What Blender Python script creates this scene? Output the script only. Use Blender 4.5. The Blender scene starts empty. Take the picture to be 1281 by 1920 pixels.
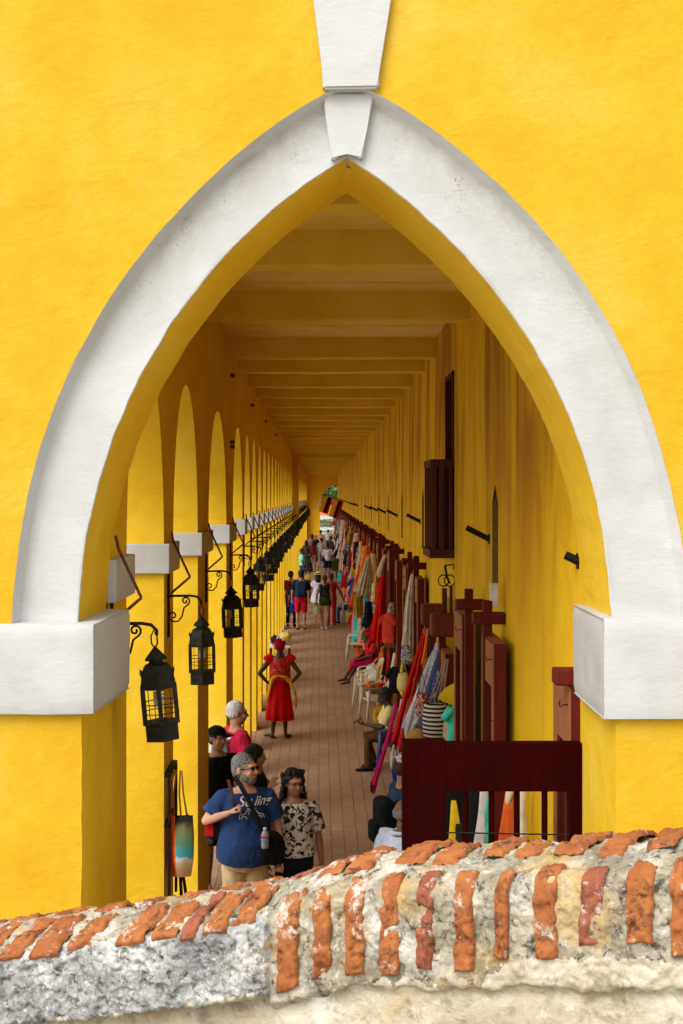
import bpy, bmesh, math, random
import numpy as np
from mathutils import Vector, Matrix, noise
from mathutils.bvhtree import BVHTree
R = math.radians
random.seed(7)
scn = bpy.context.scene
COL = scn.collection

# ------------------------------------------------------------------ camera, sky, sun, exposure
VX, VY, F, EYE = 601.0, 930.0, 2300.0, 4.1
cam = bpy.data.cameras.new("camera"); camo = bpy.data.objects.new("camera", cam); COL.objects.link(camo)
camo.location = (0, 0, EYE); camo.rotation_euler = (R(90), 0, 0)
cam.sensor_width = 36; cam.sensor_fit = 'AUTO'; cam.lens = F/1920*36
cam.shift_x = (640.5-VX)/1920; cam.shift_y = -(960-VY)/1920
cam.clip_start = 0.05; cam.clip_end = 2000
scn.camera = camo
w = bpy.data.worlds.new("World"); scn.world = w; w.use_nodes = True
nt = w.node_tree; nt.nodes.clear()
sky = nt.nodes.new('ShaderNodeTexSky'); sky.sky_type = 'NISHITA'; sky.sun_disc = False
SUN_EL, SUN_AZ = 48, 214           # azimuth: degrees clockwise from +Y (behind the camera, slightly left)
sky.sun_elevation = R(SUN_EL); sky.sun_rotation = R(SUN_AZ); sky.air_density = 1.0; sky.dust_density = 4.0
hs = nt.nodes.new('ShaderNodeHueSaturation'); hs.inputs['Saturation'].default_value = 0.12
bg = nt.nodes.new('ShaderNodeBackground'); bg.inputs[1].default_value = 0.15
wo = nt.nodes.new('ShaderNodeOutputWorld')
nt.links.new(sky.outputs[0], hs.inputs['Color']); nt.links.new(hs.outputs[0], bg.inputs[0]); nt.links.new(bg.outputs[0], wo.inputs[0])
sl = bpy.data.lights.new("sun", 'SUN'); sl.energy = .8; sl.angle = R(45); sl.color = (1, .965, .91)
so = bpy.data.objects.new("sun", sl); COL.objects.link(so)
az = R(SUN_AZ)
sd = Vector((math.sin(az)*math.cos(R(SUN_EL)), math.cos(az)*math.cos(R(SUN_EL)), math.sin(R(SUN_EL))))
so.rotation_euler = sd.to_track_quat('Z', 'Y').to_euler(); so.location = (0, -10, 30)
vs = scn.view_settings; scn.display_settings.display_device = 'sRGB'
vs.view_transform = 'Standard'; vs.look = 'None'; vs.gamma = 1; vs.use_curve_mapping = False
vs.exposure = 1.05
scn.render.engine = 'CYCLES'
try:
    scn.cycles.max_bounces = 12; scn.cycles.diffuse_bounces = 8
except Exception: pass

def Wp(px, py, Y):
    return Vector(((px-VX)*Y/F, Y, EYE-(py-VY)*Y/F))
def srgb(r, g, b):
    f = lambda c: c/12.92 if c <= .04045 else ((c+.055)/1.055)**2.4
    return (f(r/255), f(g/255), f(b/255), 1)

# ------------------------------------------------------------------ materials
class NB:
    def __init__(s, name):
        s.m = bpy.data.materials.new(name); s.m.use_nodes = True
        s.t = s.m.node_tree; s.b = s.t.nodes['Principled BSDF']
    def n(s, typ, **k):
        o = s.t.nodes.new(typ)
        for a, v in k.items():
            if a.startswith('i_'): o.inputs[a[2:].replace('_', ' ')].default_value = v
            else: setattr(o, a, v)
        return o
    def l(s, a, b): s.t.links.new(a, b)
    def coord(s, scale=(1, 1, 1), kind='Object', loc=(0, 0, 0)):
        tc = s.n('ShaderNodeTexCoord'); mp = s.n('ShaderNodeMapping')
        mp.inputs['Scale'].default_value = scale; mp.inputs['Location'].default_value = loc
        s.l(tc.outputs[kind], mp.inputs[0]); return mp.outputs[0]
    def noise(s, vec, scale, detail=6, rough=.6, dist=0):
        o = s.n('ShaderNodeTexNoise'); o.inputs['Scale'].default_value = scale; o.inputs['Detail'].default_value = detail
        o.inputs['Roughness'].default_value = rough; o.inputs['Distortion'].default_value = dist
        if vec is not None: s.l(vec, o.inputs['Vector'])
        return o.outputs[0]
    def voro(s, vec, scale, feature='F1'):
        o = s.n('ShaderNodeTexVoronoi', feature=feature); o.inputs['Scale'].default_value = scale
        s.l(vec, o.inputs['Vector']); return o.outputs[0]
    def ramp(s, fac, stops):
        o = s.n('ShaderNodeValToRGB'); e = o.color_ramp.elements
        while len(e) > 1: e.remove(e[-1])
        e[0].position = stops[0][0]; e[0].color = stops[0][1]
        for p, c in stops[1:]:
            x = e.new(p); x.color = c
        s.l(fac, o.inputs[0]); return o.outputs[0]
    def mix(s, fac, a, b, mode='MIX'):
        o = s.n('ShaderNodeMix', data_type='RGBA', blend_type=mode)
        for k, v in ((0, fac), (6, a), (7, b)):
            if isinstance(v, (int, float, tuple)): o.inputs[k].default_value = v
            else: s.l(v, o.inputs[k])
        return o.outputs[2]
    def math(s, op, a, b=None):
        o = s.n('ShaderNodeMath', operation=op)
        for k, v in ((0, a), (1, b)):
            if v is None: continue
            if isinstance(v, (int, float)): o.inputs[k].default_value = v
            else: s.l(v, o.inputs[k])
        return o.outputs[0]
    def bump(s, h, strength, dist=.01, chain=None):
        o = s.n('ShaderNodeBump'); o.inputs['Strength'].default_value = strength; o.inputs['Distance'].default_value = dist
        s.l(h, o.inputs['Height'])
        if chain is not None: s.l(chain, o.inputs['Normal'])
        return o.outputs[0]
    def done(s, col=None, rough=.8, nrm=None, spec=.3, metal=0):
        if col is not None:
            if isinstance(col, tuple): s.b.inputs['Base Color'].default_value = col
            else: s.l(col, s.b.inputs['Base Color'])
        if isinstance(rough, (int, float)): s.b.inputs['Roughness'].default_value = rough
        else: s.l(rough, s.b.inputs['Roughness'])
        s.b.inputs['Specular IOR Level'].default_value = spec; s.b.inputs['Metallic'].default_value = metal
        if nrm is not None: s.l(nrm, s.b.inputs['Normal'])
        return s.m
G = lambda v: (v, v, v, 1)

def yellow_wall(name, c1, c2, c3, streak=0, dirt=.25, speck=True):
    b = NB(name); v = b.coord()
    c = b.ramp(b.noise(v, 1.1, 7, .62, .3), [(.34, c1), (.5, c2), (.64, c3)])
    c = b.mix(b.ramp(b.noise(v, 6, 8, .7), [(.45, G(0)), (.75, G(.22))]), c, c1)
    if streak:
        v2 = b.coord((1, .8, .16)); st = b.noise(v2, 1.6, 7, .55, 1.2)
        msk = b.ramp(st, [(.44, G(0)), (.62, G(streak))])
        tc = b.n('ShaderNodeTexCoord'); sx = b.n('ShaderNodeSeparateXYZ'); b.l(tc.outputs['Object'], sx.inputs[0])
        hz = b.ramp(b.math('MULTIPLY', sx.outputs[2], 1/6.0), [(.45, G(.15)), (.8, G(1))])
        m2 = b.mix(1.0, msk, hz, 'MULTIPLY')
        c = b.mix(m2, c, (.30, .095, .012, 1))
        v3 = b.coord((1, 3.0, .5)); m3 = b.ramp(b.noise(v3, 2.0, 6, .6, .5), [(.66, G(0)), (.76, G(streak*.7))])
        c = b.mix(b.mix(1.0, m3, hz, 'MULTIPLY'), c, (.16, .05, .012, 1))
    if name.endswith('front'):
        t_ = b.ramp(b.noise(b.coord((1.4, 1, 1)), 13, 7, .72, 1.0), [(.46, G(0)), (.66, G(.42))]); c = b.mix(t_, c, c1)
        k_ = b.ramp(b.noise(b.coord(loc=(4, 4, 4)), 22, 8, .78), [(.60, G(0)), (.70, G(.5))]); c = b.mix(k_, c, (.54, .37, .08, 1))
        cv = b.n('ShaderNodeTexVoronoi', feature='DISTANCE_TO_EDGE'); cv.inputs['Scale'].default_value = 1.1
        wv_ = b.n('ShaderNodeVectorMath', operation='MULTIPLY_ADD'); nn_ = b.n('ShaderNodeTexNoise'); nn_.inputs['Scale'].default_value = 5; nn_.inputs['Detail'].default_value = 6
        b.l(v, nn_.inputs['Vector']); b.l(nn_.outputs['Color'], wv_.inputs[0]); wv_.inputs[1].default_value = (.3, .3, .3); b.l(v, wv_.inputs[2]); b.l(wv_.outputs[0], cv.inputs['Vector'])
        ck = b.ramp(cv.outputs['Distance'], [(.0, G(.16)), (.0025, G(0))]); cm = b.ramp(b.noise(b.coord(loc=(7, 7, 7)), 1.7, 4, .6), [(.54, G(0)), (.6, G(1))])
        c = b.mix(b.mix(1.0, ck, cm, 'MULTIPLY'), c, (.22, .11, .02, 1))
        w_ = b.ramp(b.voro(b.coord(loc=(1, 0, 2)), 2.3), [(.0, G(.9)), (.022, G(.8)), (.03, G(0))]); c = b.mix(w_, c, (.34, .17, .02, 1))
    if speck:
        sp = b.ramp(b.noise(v, 38, 3, .5), [(.70, G(0)), (.78, G(dirt))])
        c = b.mix(sp, c, (.25, .13, .03, 1))
    h1 = b.noise(v, 2.6, 5, .5, .3); h2 = b.noise(b.coord((1, 1, 1.5), loc=(3, 2, 1)), 16, 8, .66)
    nr = b.bump(h1, .5, .05); nr = b.bump(h2, .5, .012, nr)
    return b.done(c, .82, nr, .2)

M = {}
M['front'] = yellow_wall('yellow limewash front', (.485, .265, .005, 1), (.515, .31, .011, 1), (.52, .34, .034, 1), dirt=.35)
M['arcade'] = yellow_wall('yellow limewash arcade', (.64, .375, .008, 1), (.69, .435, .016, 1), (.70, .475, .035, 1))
M['inner'] = yellow_wall('yellow limewash stained', (.70, .40, .005, 1), (.77, .465, .006, 1), (.78, .50, .010, 1), streak=.8)
M['beam'] = yellow_wall('dull yellow beam paint', (.66, .45, .03, 1), (.73, .52, .05, 1), (.76, .56, .09, 1), dirt=.7)
M['ceil'] = yellow_wall('cream ceiling paint', (.70, .52, .09, 1), (.78, .60, .14, 1), (.80, .64, .20, 1), dirt=.6)

def white_paint():
    b = NB('weathered white limewash'); v = b.coord()
    c = b.ramp(b.noise(v, 2.2, 6, .6, .4), [(.3, (.375, .37, .35, 1)), (.55, (.43, .43, .415, 1)), (.8, (.45, .45, .435, 1))])
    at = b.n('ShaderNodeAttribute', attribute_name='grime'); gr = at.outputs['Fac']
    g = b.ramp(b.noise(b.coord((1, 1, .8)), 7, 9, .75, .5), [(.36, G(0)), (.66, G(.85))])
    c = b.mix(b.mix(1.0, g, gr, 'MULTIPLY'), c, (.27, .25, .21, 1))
    sp = b.ramp(b.noise(v, 70, 4, .7), [(.56, G(0)), (.63, G(1))])
    sm = b.ramp(b.noise(v, 6, 5, .7), [(.5, G(0)), (.62, G(1))])
    c = b.mix(b.mix(1.0, b.mix(1.0, sp, sm, 'MULTIPLY'), gr, 'MULTIPLY'), c, (.06, .055, .05, 1))
    sc = b.ramp(b.noise(b.coord(loc=(9, 2, 5)), 8, 9, .8), [(.66, G(0)), (.72, G(.35))]); c = b.mix(sc, c, (.42, .38, .32, 1))
    nr = b.bump(b.noise(v, 4, 5, .5, .3), .3, .04)
    nr = b.bump(b.noise(b.coord((1, 1, 2.2)), 18, 8, .68), .35, .01, nr)
    return b.done(c, .8, nr, .25)
M['white'] = white_paint()

def plain(name, col, rough=.7, var=.12, scale=20, bump=.1, spec=.3, metal=0, bd=.004):
    b = NB(name); v = b.coord()
    d = tuple(x*(1-var*2) for x in col[:3])+(1,); l = tuple(min(1, x*(1+var)) for x in col[:3])+(1,)
    n = b.noise(v, scale, 5, .6)
    c = b.ramp(n, [(.3, d), (.55, col), (.8, l)])
    return b.done(c, rough, b.bump(n, bump, bd) if bump else None, spec, metal)

def cloth(name, col, var=.16, sc=7):
    b = NB(name); v = b.coord()
    d = tuple(x*(1-var*2) for x in col[:3])+(1,); l = tuple(min(1, x*(1+var)) for x in col[:3])+(1,)
    c = b.ramp(b.noise(v, sc, 5, .6), [(.3, d), (.55, col), (.8, l)])
    nr = b.bump(b.noise(b.coord((1, 1, .35)), 11, 4, .55, .8), .6, .03)
    nr = b.bump(b.noise(v, 240, 2, .5), .25, .002, nr)
    return b.done(c, .88, nr, .15)
_cc = {}
def CL(r, g, b_):
    k = (r, g, b_)
    if k not in _cc: _cc[k] = cloth('cloth %d %d %d' % k, srgb(*k))
    return _cc[k]

def wood(name, c1, c2, dark=(.03, .008, .004, 1)):
    b = NB(name); v = b.coord((6, 6, .6))
    c = b.ramp(b.noise(v, 5, 8, .65, .4), [(.3, c1), (.7, c2)])
    c = b.mix(b.ramp(b.noise(b.coord(), 9, 8, .7), [(.58, G(0)), (.72, G(.55))]), c, dark)
    nr = b.bump(b.noise(b.coord((9, 9, .5)), 8, 6, .6), .35, .004)
    return b.done(c, .62, nr, .15)
M['redwood'] = wood('oxblood painted wood', (.075, .006, .004, 1), (.115, .011, .007, 1))
M['gate'] = wood('dark maroon painted wood', (.014, .0006, .0006, 1), (.022, .001, .0008, 1), (.008, .0006, .0006, 1))
M['tanwood'] = wood('pale brick red wood', (.24, .085, .035, 1), (.31, .125, .05, 1))
M['windowwood'] = wood('dark brown window wood', (.06, .016, .01, 1), (.10, .03, .018, 1))
M['block'] = wood('rough reddish timber', (.10, .02, .01, 1), (.18, .04, .018, 1))
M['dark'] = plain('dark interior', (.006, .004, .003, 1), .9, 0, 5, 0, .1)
M['iron'] = plain('black wrought iron', (.009, .008, .007, 1), .6, .3, 30, .3, .2)
M['bronze'] = plain('dark olive oxidised tin', (.011, .0105, .006, 1), .6, .5, 18, .3, .2)
M['rust'] = plain('rusty brown steel', (.13, .04, .018, 1), .7, .35, 25, .3, .3)
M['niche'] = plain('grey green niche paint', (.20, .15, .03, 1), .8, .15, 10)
M['bulb'] = plain('milky bulb glass', (.62, .57, .46, 1), .3, .03, 5, 0, .5)
M['plastic'] = plain('cream white plastic', (.62, .57, .44, 1), .38, .07, 8, .05, .5)
M['blueplastic'] = plain('blue plastic', (.02, .06, .20, 1), .4, .07, 8, .05, .5)
M['greenplastic'] = plain('green plastic', (.05, .13, .05, 1), .4, .07, 8, .05, .5)
M['leafm'] = plain('leaf green', (.07, .14, .03, 1), .6, .35, 3, 0, .3)
M['leafl'] = plain('light leaf green', (.22, .34, .10, 1), .6, .3, 3, 0, .3)
M['bark'] = plain('bark', (.12, .08, .05, 1), .9, .3, 12, .6)
M['orange'] = plain('orange facade paint', (.70, .17, .04, 1), .85, .1, 2, .1)

def brickfloor():
    b = NB('worn terracotta paving'); tc = b.n('ShaderNodeTexCoord'); mp = b.n('ShaderNodeMapping')
    mp.inputs['Rotation'].default_value = (0, 0, R(90)); b.l(tc.outputs['Object'], mp.inputs[0]); v = mp.outputs[0]
    ns = b.n('ShaderNodeTexNoise'); ns.inputs['Scale'].default_value = 3.2; ns.inputs['Detail'].default_value = 4
    b.l(tc.outputs['Object'], ns.inputs['Vector'])
    ma = b.n('ShaderNodeVectorMath', operation='MULTIPLY_ADD'); b.l(ns.outputs['Color'], ma.inputs[0]); ma.inputs[1].default_value = (.09, .045, 0); b.l(v, ma.inputs[2])
    br = b.n('ShaderNodeTexBrick'); b.l(ma.outputs[0], br.inputs['Vector'])
    br.offset = .5; br.inputs['Scale'].default_value = 1
    br.inputs['Brick Width'].default_value = .34; br.inputs['Row Height'].default_value = .155
    br.inputs['Mortar Size'].default_value = .0085; br.inputs['Mortar Smooth'].default_value = .4; br.inputs['Bias'].default_value = -.1
    br.inputs['Color1'].default_value = (.34, .205, .125, 1); br.inputs['Color2'].default_value = (.27, .165, .10, 1)
    br.inputs['Mortar'].default_value = (.15, .085, .05, 1)
    o = b.coord()
    c = b.mix(b.ramp(b.noise(o, 1.1, 6, .65), [(.35, G(0)), (.7, G(.5))]), br.outputs['Color'], (.26, .16, .10, 1))
    c = b.mix(b.ramp(b.noise(o, 12, 7, .7), [(.5, G(0)), (.8, G(.5))]), c, (.38, .25, .15, 1))
    sp = b.ramp(b.voro(o, 2.2), [(.0, G(.5)), (.035, G(0))])
    c = b.mix(sp, c, (.14, .09, .06, 1))
    h = b.mix(.5, br.outputs['Fac'], b.noise(o, 18, 6, .6), 'SUBTRACT')
    nr = b.n('ShaderNodeBump'); nr.inputs['Strength'].default_value = .5; nr.inputs['Distance'].default_value = .008; nr.invert = True
    b.l(br.outputs['Fac'], nr.inputs['Height'])
    nr2 = b.bump(b.noise(o, 9, 6, .65), .35, .012, nr.outputs[0])
    return b.done(c, .75, nr2, .3)
M['floor'] = brickfloor()
M['ground'] = plain('grey paving', (.42, .39, .34, 1), .9, .2, 1.5, .3)

def mortar(name, a, bb, cc, pit=(.05, .045, .04, 1), pitamt=.9, yellow=0, sc=1.0):
    b = NB(name); v = b.coord()
    c = b.ramp(b.noise(v, 5*sc, 9, .75, .4), [(.32, a), (.48, bb), (.64, cc)])
    big = b.ramp(b.noise(v, 3.2*sc, 6, .6, .3), [(.42, G(0)), (.62, G(.55))])
    c = b.mix(big, c, a)
    p = b.ramp(b.noise(v, 26*sc, 7, .72, .6), [(.53, G(0)), (.62, G(pitamt))])
    c = b.mix(p, c, pit)
    lk = b.ramp(b.noise(v, 60*sc, 4, .7), [(.56, G(0)), (.7, G(.7))]); c = b.mix(lk, c, cc)
    if yellow:
        y = b.ramp(b.noise(v, 4.2, 7, .65, .5), [(.52, G(0)), (.64, G(yellow))]); c = b.mix(y, c, (.52, .33, .09, 1))
    nr = b.bump(b.noise(v, 24*sc, 9, .75, .4), 1.0, .012)
    nr = b.bump(b.voro(v, 75*sc), .5, .004, nr)
    return b.done(c, .92, nr, .15)
M['mortar'] = mortar('crumbling lime mortar', (.17, .145, .095, 1), (.36, .32, .235, 1), (.66, .63, .55, 1), (.06, .05, .035, 1), .95, .6)
M['concrete'] = mortar('pitted grey concrete', (.15, .15, .148, 1), (.36, .36, .345, 1), (.70, .69, .66, 1), (.05, .048, .035, 1), .8, .1, 1.25)
M['plaster'] = mortar('stained lime plaster', (.34, .28, .17, 1), (.50, .45, .34, 1), (.60, .56, .47, 1), (.20, .17, .11, 1), .6, .3, .5)
def coping_brick(name, c1, c2):
    b = NB(name); v = b.coord()
    c = b.ramp(b.noise(v, 7, 6, .6), [(.3, c1), (.7, c2)])
    c = b.mix(b.ramp(b.noise(v, 22, 8, .75, .5), [(.52, G(0)), (.62, G(.9))]), c, (.10, .035, .016, 1))
    c = b.mix(b.ramp(b.noise(b.coord(loc=(3, 1, 4)), 9, 9, .8, .15), [(.56, G(0)), (.62, G(.85))]), c, (.60, .54, .46, 1))
    c = b.mix(b.ramp(b.noise(v, 9, 6, .7), [(.62, G(0)), (.74, G(.6))]), c, (.35, .27, .2, 1))
    nr = b.bump(b.noise(v, 20, 9, .75, .5), .9, .012); nr = b.bump(b.voro(v, 90), .35, .003, nr)
    return b.done(c, .85, nr, .2)
M['cbrick'] = coping_brick('weathered orange brick', (.25, .075, .024, 1), (.40, .145, .042, 1))
M['cbrick2'] = coping_brick('weathered red brick', (.20, .06, .032, 1), (.31, .10, .05, 1))

def skin(name, c):
    b = NB(name); v = b.coord()
    cc = b.ramp(b.noise(v, 14, 4, .6), [(.3, tuple(x*.85 for x in c[:3])+(1,)), (.7, c)])
    m = b.done(cc, .5, b.bump(b.noise(v, 60, 3, .5), .1, .003), .35)
    b.b.inputs['Subsurface Weight'].default_value = .08; b.b.inputs['Subsurface Scale'].default_value = .02
    return m
SK = {'pale': skin('pale skin', (.58, .31, .21, 1)), 'tan': skin('tanned skin', (.38, .19, .11, 1)),
      'brown': skin('brown skin', (.17, .075, .045, 1)), 'dark': skin('dark skin', (.055, .026, .018, 1))}
HR = {k: plain(k+' hair', c, .6, .3, 60, .6, .35, 0, .01) for k, c in
      {'black': (.012, .009, .008, 1), 'grey': (.17, .165, .16, 1), 'white': (.50, .49, .47, 1), 'brown': (.06, .025, .013, 1), 'blond': (.35, .21, .09, 1)}.items()}

# ------------------------------------------------------------------ mesh helpers
class MB:
    def __init__(s): s.v = []; s.f = []; s.mi = []
    def add(s, vs, fs, mi=0):
        o = len(s.v); s.v += [tuple(p) for p in vs]
        for q in fs: s.f.append([i+o for i in q]); s.mi.append(mi)
        return s
    def box(s, x0, x1, y0, y1, z0, z1, bev=0, mi=0, rot=0, piv=None):
        bm = bmesh.new(); bmesh.ops.create_cube(bm, size=1)
        for v in bm.verts:
            v.co = Vector(((x0+x1)/2+v.co.x*(x1-x0), (y0+y1)/2+v.co.y*(y1-y0), (z0+z1)/2+v.co.z*(z1-z0)))
        if bev: bmesh.ops.bevel(bm, geom=bm.edges[:], offset=bev, segments=2, affect='EDGES', profile=.5)
        if rot:
            c = Vector(piv) if piv else Vector(((x0+x1)/2, (y0+y1)/2, (z0+z1)/2))
            bmesh.ops.rotate(bm, verts=bm.verts, cent=c, matrix=Matrix.Rotation(rot, 3, 'Z'))
        bm.verts.index_update()
        s.add([v.co.copy() for v in bm.verts], [[v.index for v in f.verts] for f in bm.faces], mi); bm.free(); return s
    def loft(s, rings, mi=0, closed=True, caps=True):
        n = len(rings[0]); o = []
        vs = [p for r in rings for p in r]; fs = []
        m = n if closed else n-1
        for i in range(len(rings)-1):
            for j in range(m):
                a = i*n+j; b = i*n+(j+1) % n
                fs.append([a, b, b+n, a+n])
        if caps and closed:
            fs.append(list(range(n))[::-1]); k = (len(rings)-1)*n; fs.append([k+j for j in range(n)])
        return s.add(vs, fs, mi)
    def tube(s, pts, rad, n=10, mi=0, rb=None, xax=None, rnd=False):
        pts = [Vector(p) for p in pts]
        k = len(pts)
        if isinstance(rad, (int, float)): rad = [rad]*k
        if rb is None: rb = rad
        elif isinstance(rb, (int, float)): rb = [rb]*k
        rings = []; px = Vector(xax) if xax is not None else None
        ps = list(pts); ra = list(rad); rc = list(rb)
        if rnd:
            d0 = (pts[0]-pts[1]).normalized(); d1 = (pts[-1]-pts[-2]).normalized()
            A = [(1-math.cos(t), math.sin(t)) for t in (R(15), R(40), R(65))]
            pre = [(pts[0]+d0*rad[0]*math.cos(t), math.sin(t)) for t in (R(12), R(35), R(62))]
            post = [(pts[-1]+d1*rad[-1]*math.cos(t), math.sin(t)) for t in (R(62), R(35), R(12))]
            ps = [a for a, _ in pre]+pts+[a for a, _ in post]
            ra = [rad[0]*q for _, q in pre]+list(rad)+[rad[-1]*q for _, q in post]
            rc = [rb[0]*q for _, q in pre]+list(rb)+[rb[-1]*q for _, q in post]
        for i, p in enumerate(ps):
            t = (ps[min(i+1, len(ps)-1)]-ps[max(i-1, 0)]).normalized()
            if px is None: px = t.orthogonal()
            x = (px-t*px.dot(t))
            if x.length < 1e-5: x = t.orthogonal()
            x.normalize(); px = x; y = t.cross(x)
            rings.append([p+x*(ra[i]*math.cos(2*math.pi*j/n))+y*(rc[i]*math.sin(2*math.pi*j/n)) for j in range(n)])
        return s.loft(rings, mi)
    def ell(s, c, r, n=14, m=10, mi=0, mat=None, z0=-1, z1=1):
        c = Vector(c); rings = []
        a0 = math.asin(max(-1, z0)); a1 = math.asin(min(1, z1))
        for i in range(m+1):
            t = a0+(a1-a0)*i/m
            t = max(-R(87), min(R(87), t))
            ring = []
            for j in range(n):
                a = 2*math.pi*j/n
                p = Vector((r[0]*math.cos(t)*math.cos(a), r[1]*math.cos(t)*math.sin(a), r[2]*math.sin(t)))
                if mat: p = mat @ p
                ring.append(c+p)
            rings.append(ring)
        return s.loft(rings, mi)
    def lathe(s, c, prof, n=20, mi=0):
        c = Vector(c)
        return s.loft([[c+Vector((r*math.cos(2*math.pi*j/n), r*math.sin(2*math.pi*j/n), z)) for j in range(n)] for r, z in prof], mi)
    def xform(s, mat, i0=0):
        for i in range(i0, len(s.v)): s.v[i] = tuple(mat @ Vector(s.v[i]))
        return s
    def build(s, name, mats, parent=None, smooth=False, auto=None, origin=None):
        me = bpy.data.meshes.new(name)
        o = bpy.data.objects.new(name, me); COL.objects.link(o)
        vs = s.v
        if origin is not None:
            og = Vector(origin); vs = [tuple(Vector(p)-og) for p in vs]
        me.from_pydata(vs, [], s.f)
        if not isinstance(mats, (list, tuple)): mats = [mats]
        for m in mats: me.materials.append(m)
        if len(mats) > 1: me.polygons.foreach_set('material_index', s.mi)
        bm = bmesh.new(); bm.from_mesh(me); bmesh.ops.recalc_face_normals(bm, faces=bm.faces[:])
        bm.to_mesh(me); bm.free()
        if smooth:
            me.polygons.foreach_set('use_smooth', [True]*len(me.polygons))
            if auto is not None:
                me.set_sharp_from_angle(angle=R(auto))
        me.update()
        if origin is not None: o.location = origin
        if parent is not None:
            o.parent = parent
            if origin is not None: o.location = Vector(origin)
        return o

def tag(o, label, cat, group=None, kind=None):
    if label: o['label'] = label
    if cat: o['category'] = cat
    if group: o['group'] = group
    if kind: o['kind'] = kind
    return o
def thing(name, label, cat, loc=(0, 0, 0), rotz=0, group=None):
    o = bpy.data.objects.new(name, None); COL.objects.link(o)
    o.empty_display_size = .1
    o.location = loc; o.rotation_euler = (0, 0, rotz)
    return tag(o, label, cat, group)
def dup(root, loc, rotz=None, label=None, group=None):
    r = root.copy(); COL.objects.link(r); r.location = loc
    if rotz is not None: r.rotation_euler = (0, 0, rotz)
    if label: r['label'] = label
    if group: r['group'] = group
    for ch in list(root.children):
        c = ch.copy(); COL.objects.link(c); c.parent = r
        for g in list(ch.children):
            d = g.copy(); COL.objects.link(d); d.parent = c
    return r
ORD = ['first', 'second', 'third', 'fourth', 'fifth', 'sixth', 'seventh', 'eighth', 'ninth', 'tenth', 'eleventh', 'twelfth', 'thirteenth', 'fourteenth', 'fifteenth', 'sixteenth',
       'seventeenth', 'eighteenth', 'nineteenth', 'twentieth', 'twenty first', 'twenty second', 'twenty third', 'twenty fourth', 'twenty fifth', 'twenty sixth', 'twenty seventh', 'twenty eighth',
       'twenty ninth', 'thirtieth', 'thirty first', 'thirty second', 'thirty third', 'thirty fourth', 'thirty fifth', 'thirty sixth', 'thirty seventh', 'thirty eighth', 'thirty ninth', 'fortieth']

# ------------------------------------------------------------------ ground
XL, XR = -1.12, 1.42          # corridor: arcade face, inner wall face
YF, YB, YE = 5.71, 6.45, 100. # facade front, facade back, end wall
CEIL, BEAMZ = 6.05, 5.80
g = MB(); g.add([(-400, -100, -.12), (400, -100, -.12), (400, 600, -.12), (-400, 600, -.12)], [[0, 1, 2, 3]])
tag(g.build('ground', M['ground']), None, None, kind='structure')
g = MB(); g.box(-4.2, 8, 3.0, 125, -.11, -.02); tag(g.build('pavement', plain('pale stone pavement', (.60, .55, .45, 1), .9, .12, 3)), None, None, kind='structure')
g = MB(); g.box(XL-.62, XR+.02, 5.2, YE+6, -.018, 0); tag(g.build('walkway_floor', M['floor']), None, None, kind='structure')
g = MB(); g.box(-12, 14, -12, 1.2, -.1, 2.45); tag(g.build('rampart_walk', plain('pale paving', (.66, .61, .52, 1), .9, .12, 2)), None, None, kind='structure')
g = MB(); g.box(-12, 14, 3.9, 5.64, -.08, 1.85); tag(g.build('bounce_slab', bpy.data.materials['pale paving']), None, None, kind='structure')  # unseen slab added to bounce light up under the arch

# ------------------------------------------------------------------ the arcade building
bld = thing('arcade_building', 'long yellow arcade building with a white trimmed pointed arch and wooden doors', 'building', (0, 6, 0))
def wmat(o):
    m = Matrix.Translation(o.location) @ o.rotation_euler.to_matrix().to_4x4() @ Matrix.Diagonal((*o.scale, 1))
    return m if o.parent is None else wmat(o.parent) @ o.matrix_parent_inverse @ m
def part(mb, name, mats, parent=bld, **k):
    o = mb.build(name, mats, None, **k)
    o.parent = parent
    o.matrix_parent_inverse = wmat(parent).inverted()
    return o

def spl(pts, n):
    """smooth curve through pixel points (centripetal-ish Catmull-Rom resampled by length)"""
    P = [Vector((a, b)) for a, b in pts]; out = []
    for i in range(len(P)-1):
        p0 = P[max(i-1, 0)]; p1 = P[i]; p2 = P[i+1]; p3 = P[min(i+2, len(P)-1)]
        for k in range(12):
            t = k/12
            out.append(.5*((2*p1)+(p2-p0)*t+(2*p0-5*p1+4*p2-p3)*t*t+(3*p1-p0-3*p2+p3)*t**3))
    out.append(P[-1]); L = [0]
    for a, b in zip(out, out[1:]): L.append(L[-1]+(b-a).length)
    res = []
    xs = np.array([p.x for p in out]); ys = np.array([p.y for p in out])
    for q in np.linspace(0, L[-1], n): res.append((float(np.interp(q, L, xs)), float(np.interp(q, L, ys))))
    return res
LI = [(142, 1172), (148, 1067), (156, 1004), (167, 958), (179, 908), (196, 854), (208, 817), (237, 746), (258, 704), (279, 668), (300, 630), (325, 592), (350, 558), (381, 519), (420, 472), (458, 435), (509, 387), (544, 358), (580, 333), (620, 305), (651, 289)]
RI = [(651, 289), (690, 307), (735, 345), (790, 393), (850, 447), (900, 501), (950, 565), (1000, 638), (1049, 722), (1101, 849), (1127, 943), (1141, 1032), (1149, 1090), (1153, 1172)]
LO = [(21, 1172), (29, 1067), (37, 1004), (44, 962), (54, 908), (69, 854), (83, 808), (102, 754), (121, 711), (142, 668), (167, 624), (192, 579), (221, 532), (250, 490), (292, 440), (333, 394), (378, 349), (423, 306), (458, 274), (500, 241), (538, 214), (570, 194), (605, 175), (658, 150)]
RO = [(658, 152), (712, 176), (747, 196), (810, 236), (900, 313), (1000, 405), (1070, 492), (1134, 592), (1181, 671), (1211, 746), (1244, 853), (1263, 933), (1281, 1017), (1290, 1080), (1297, 1172)]
NA = 90
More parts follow.
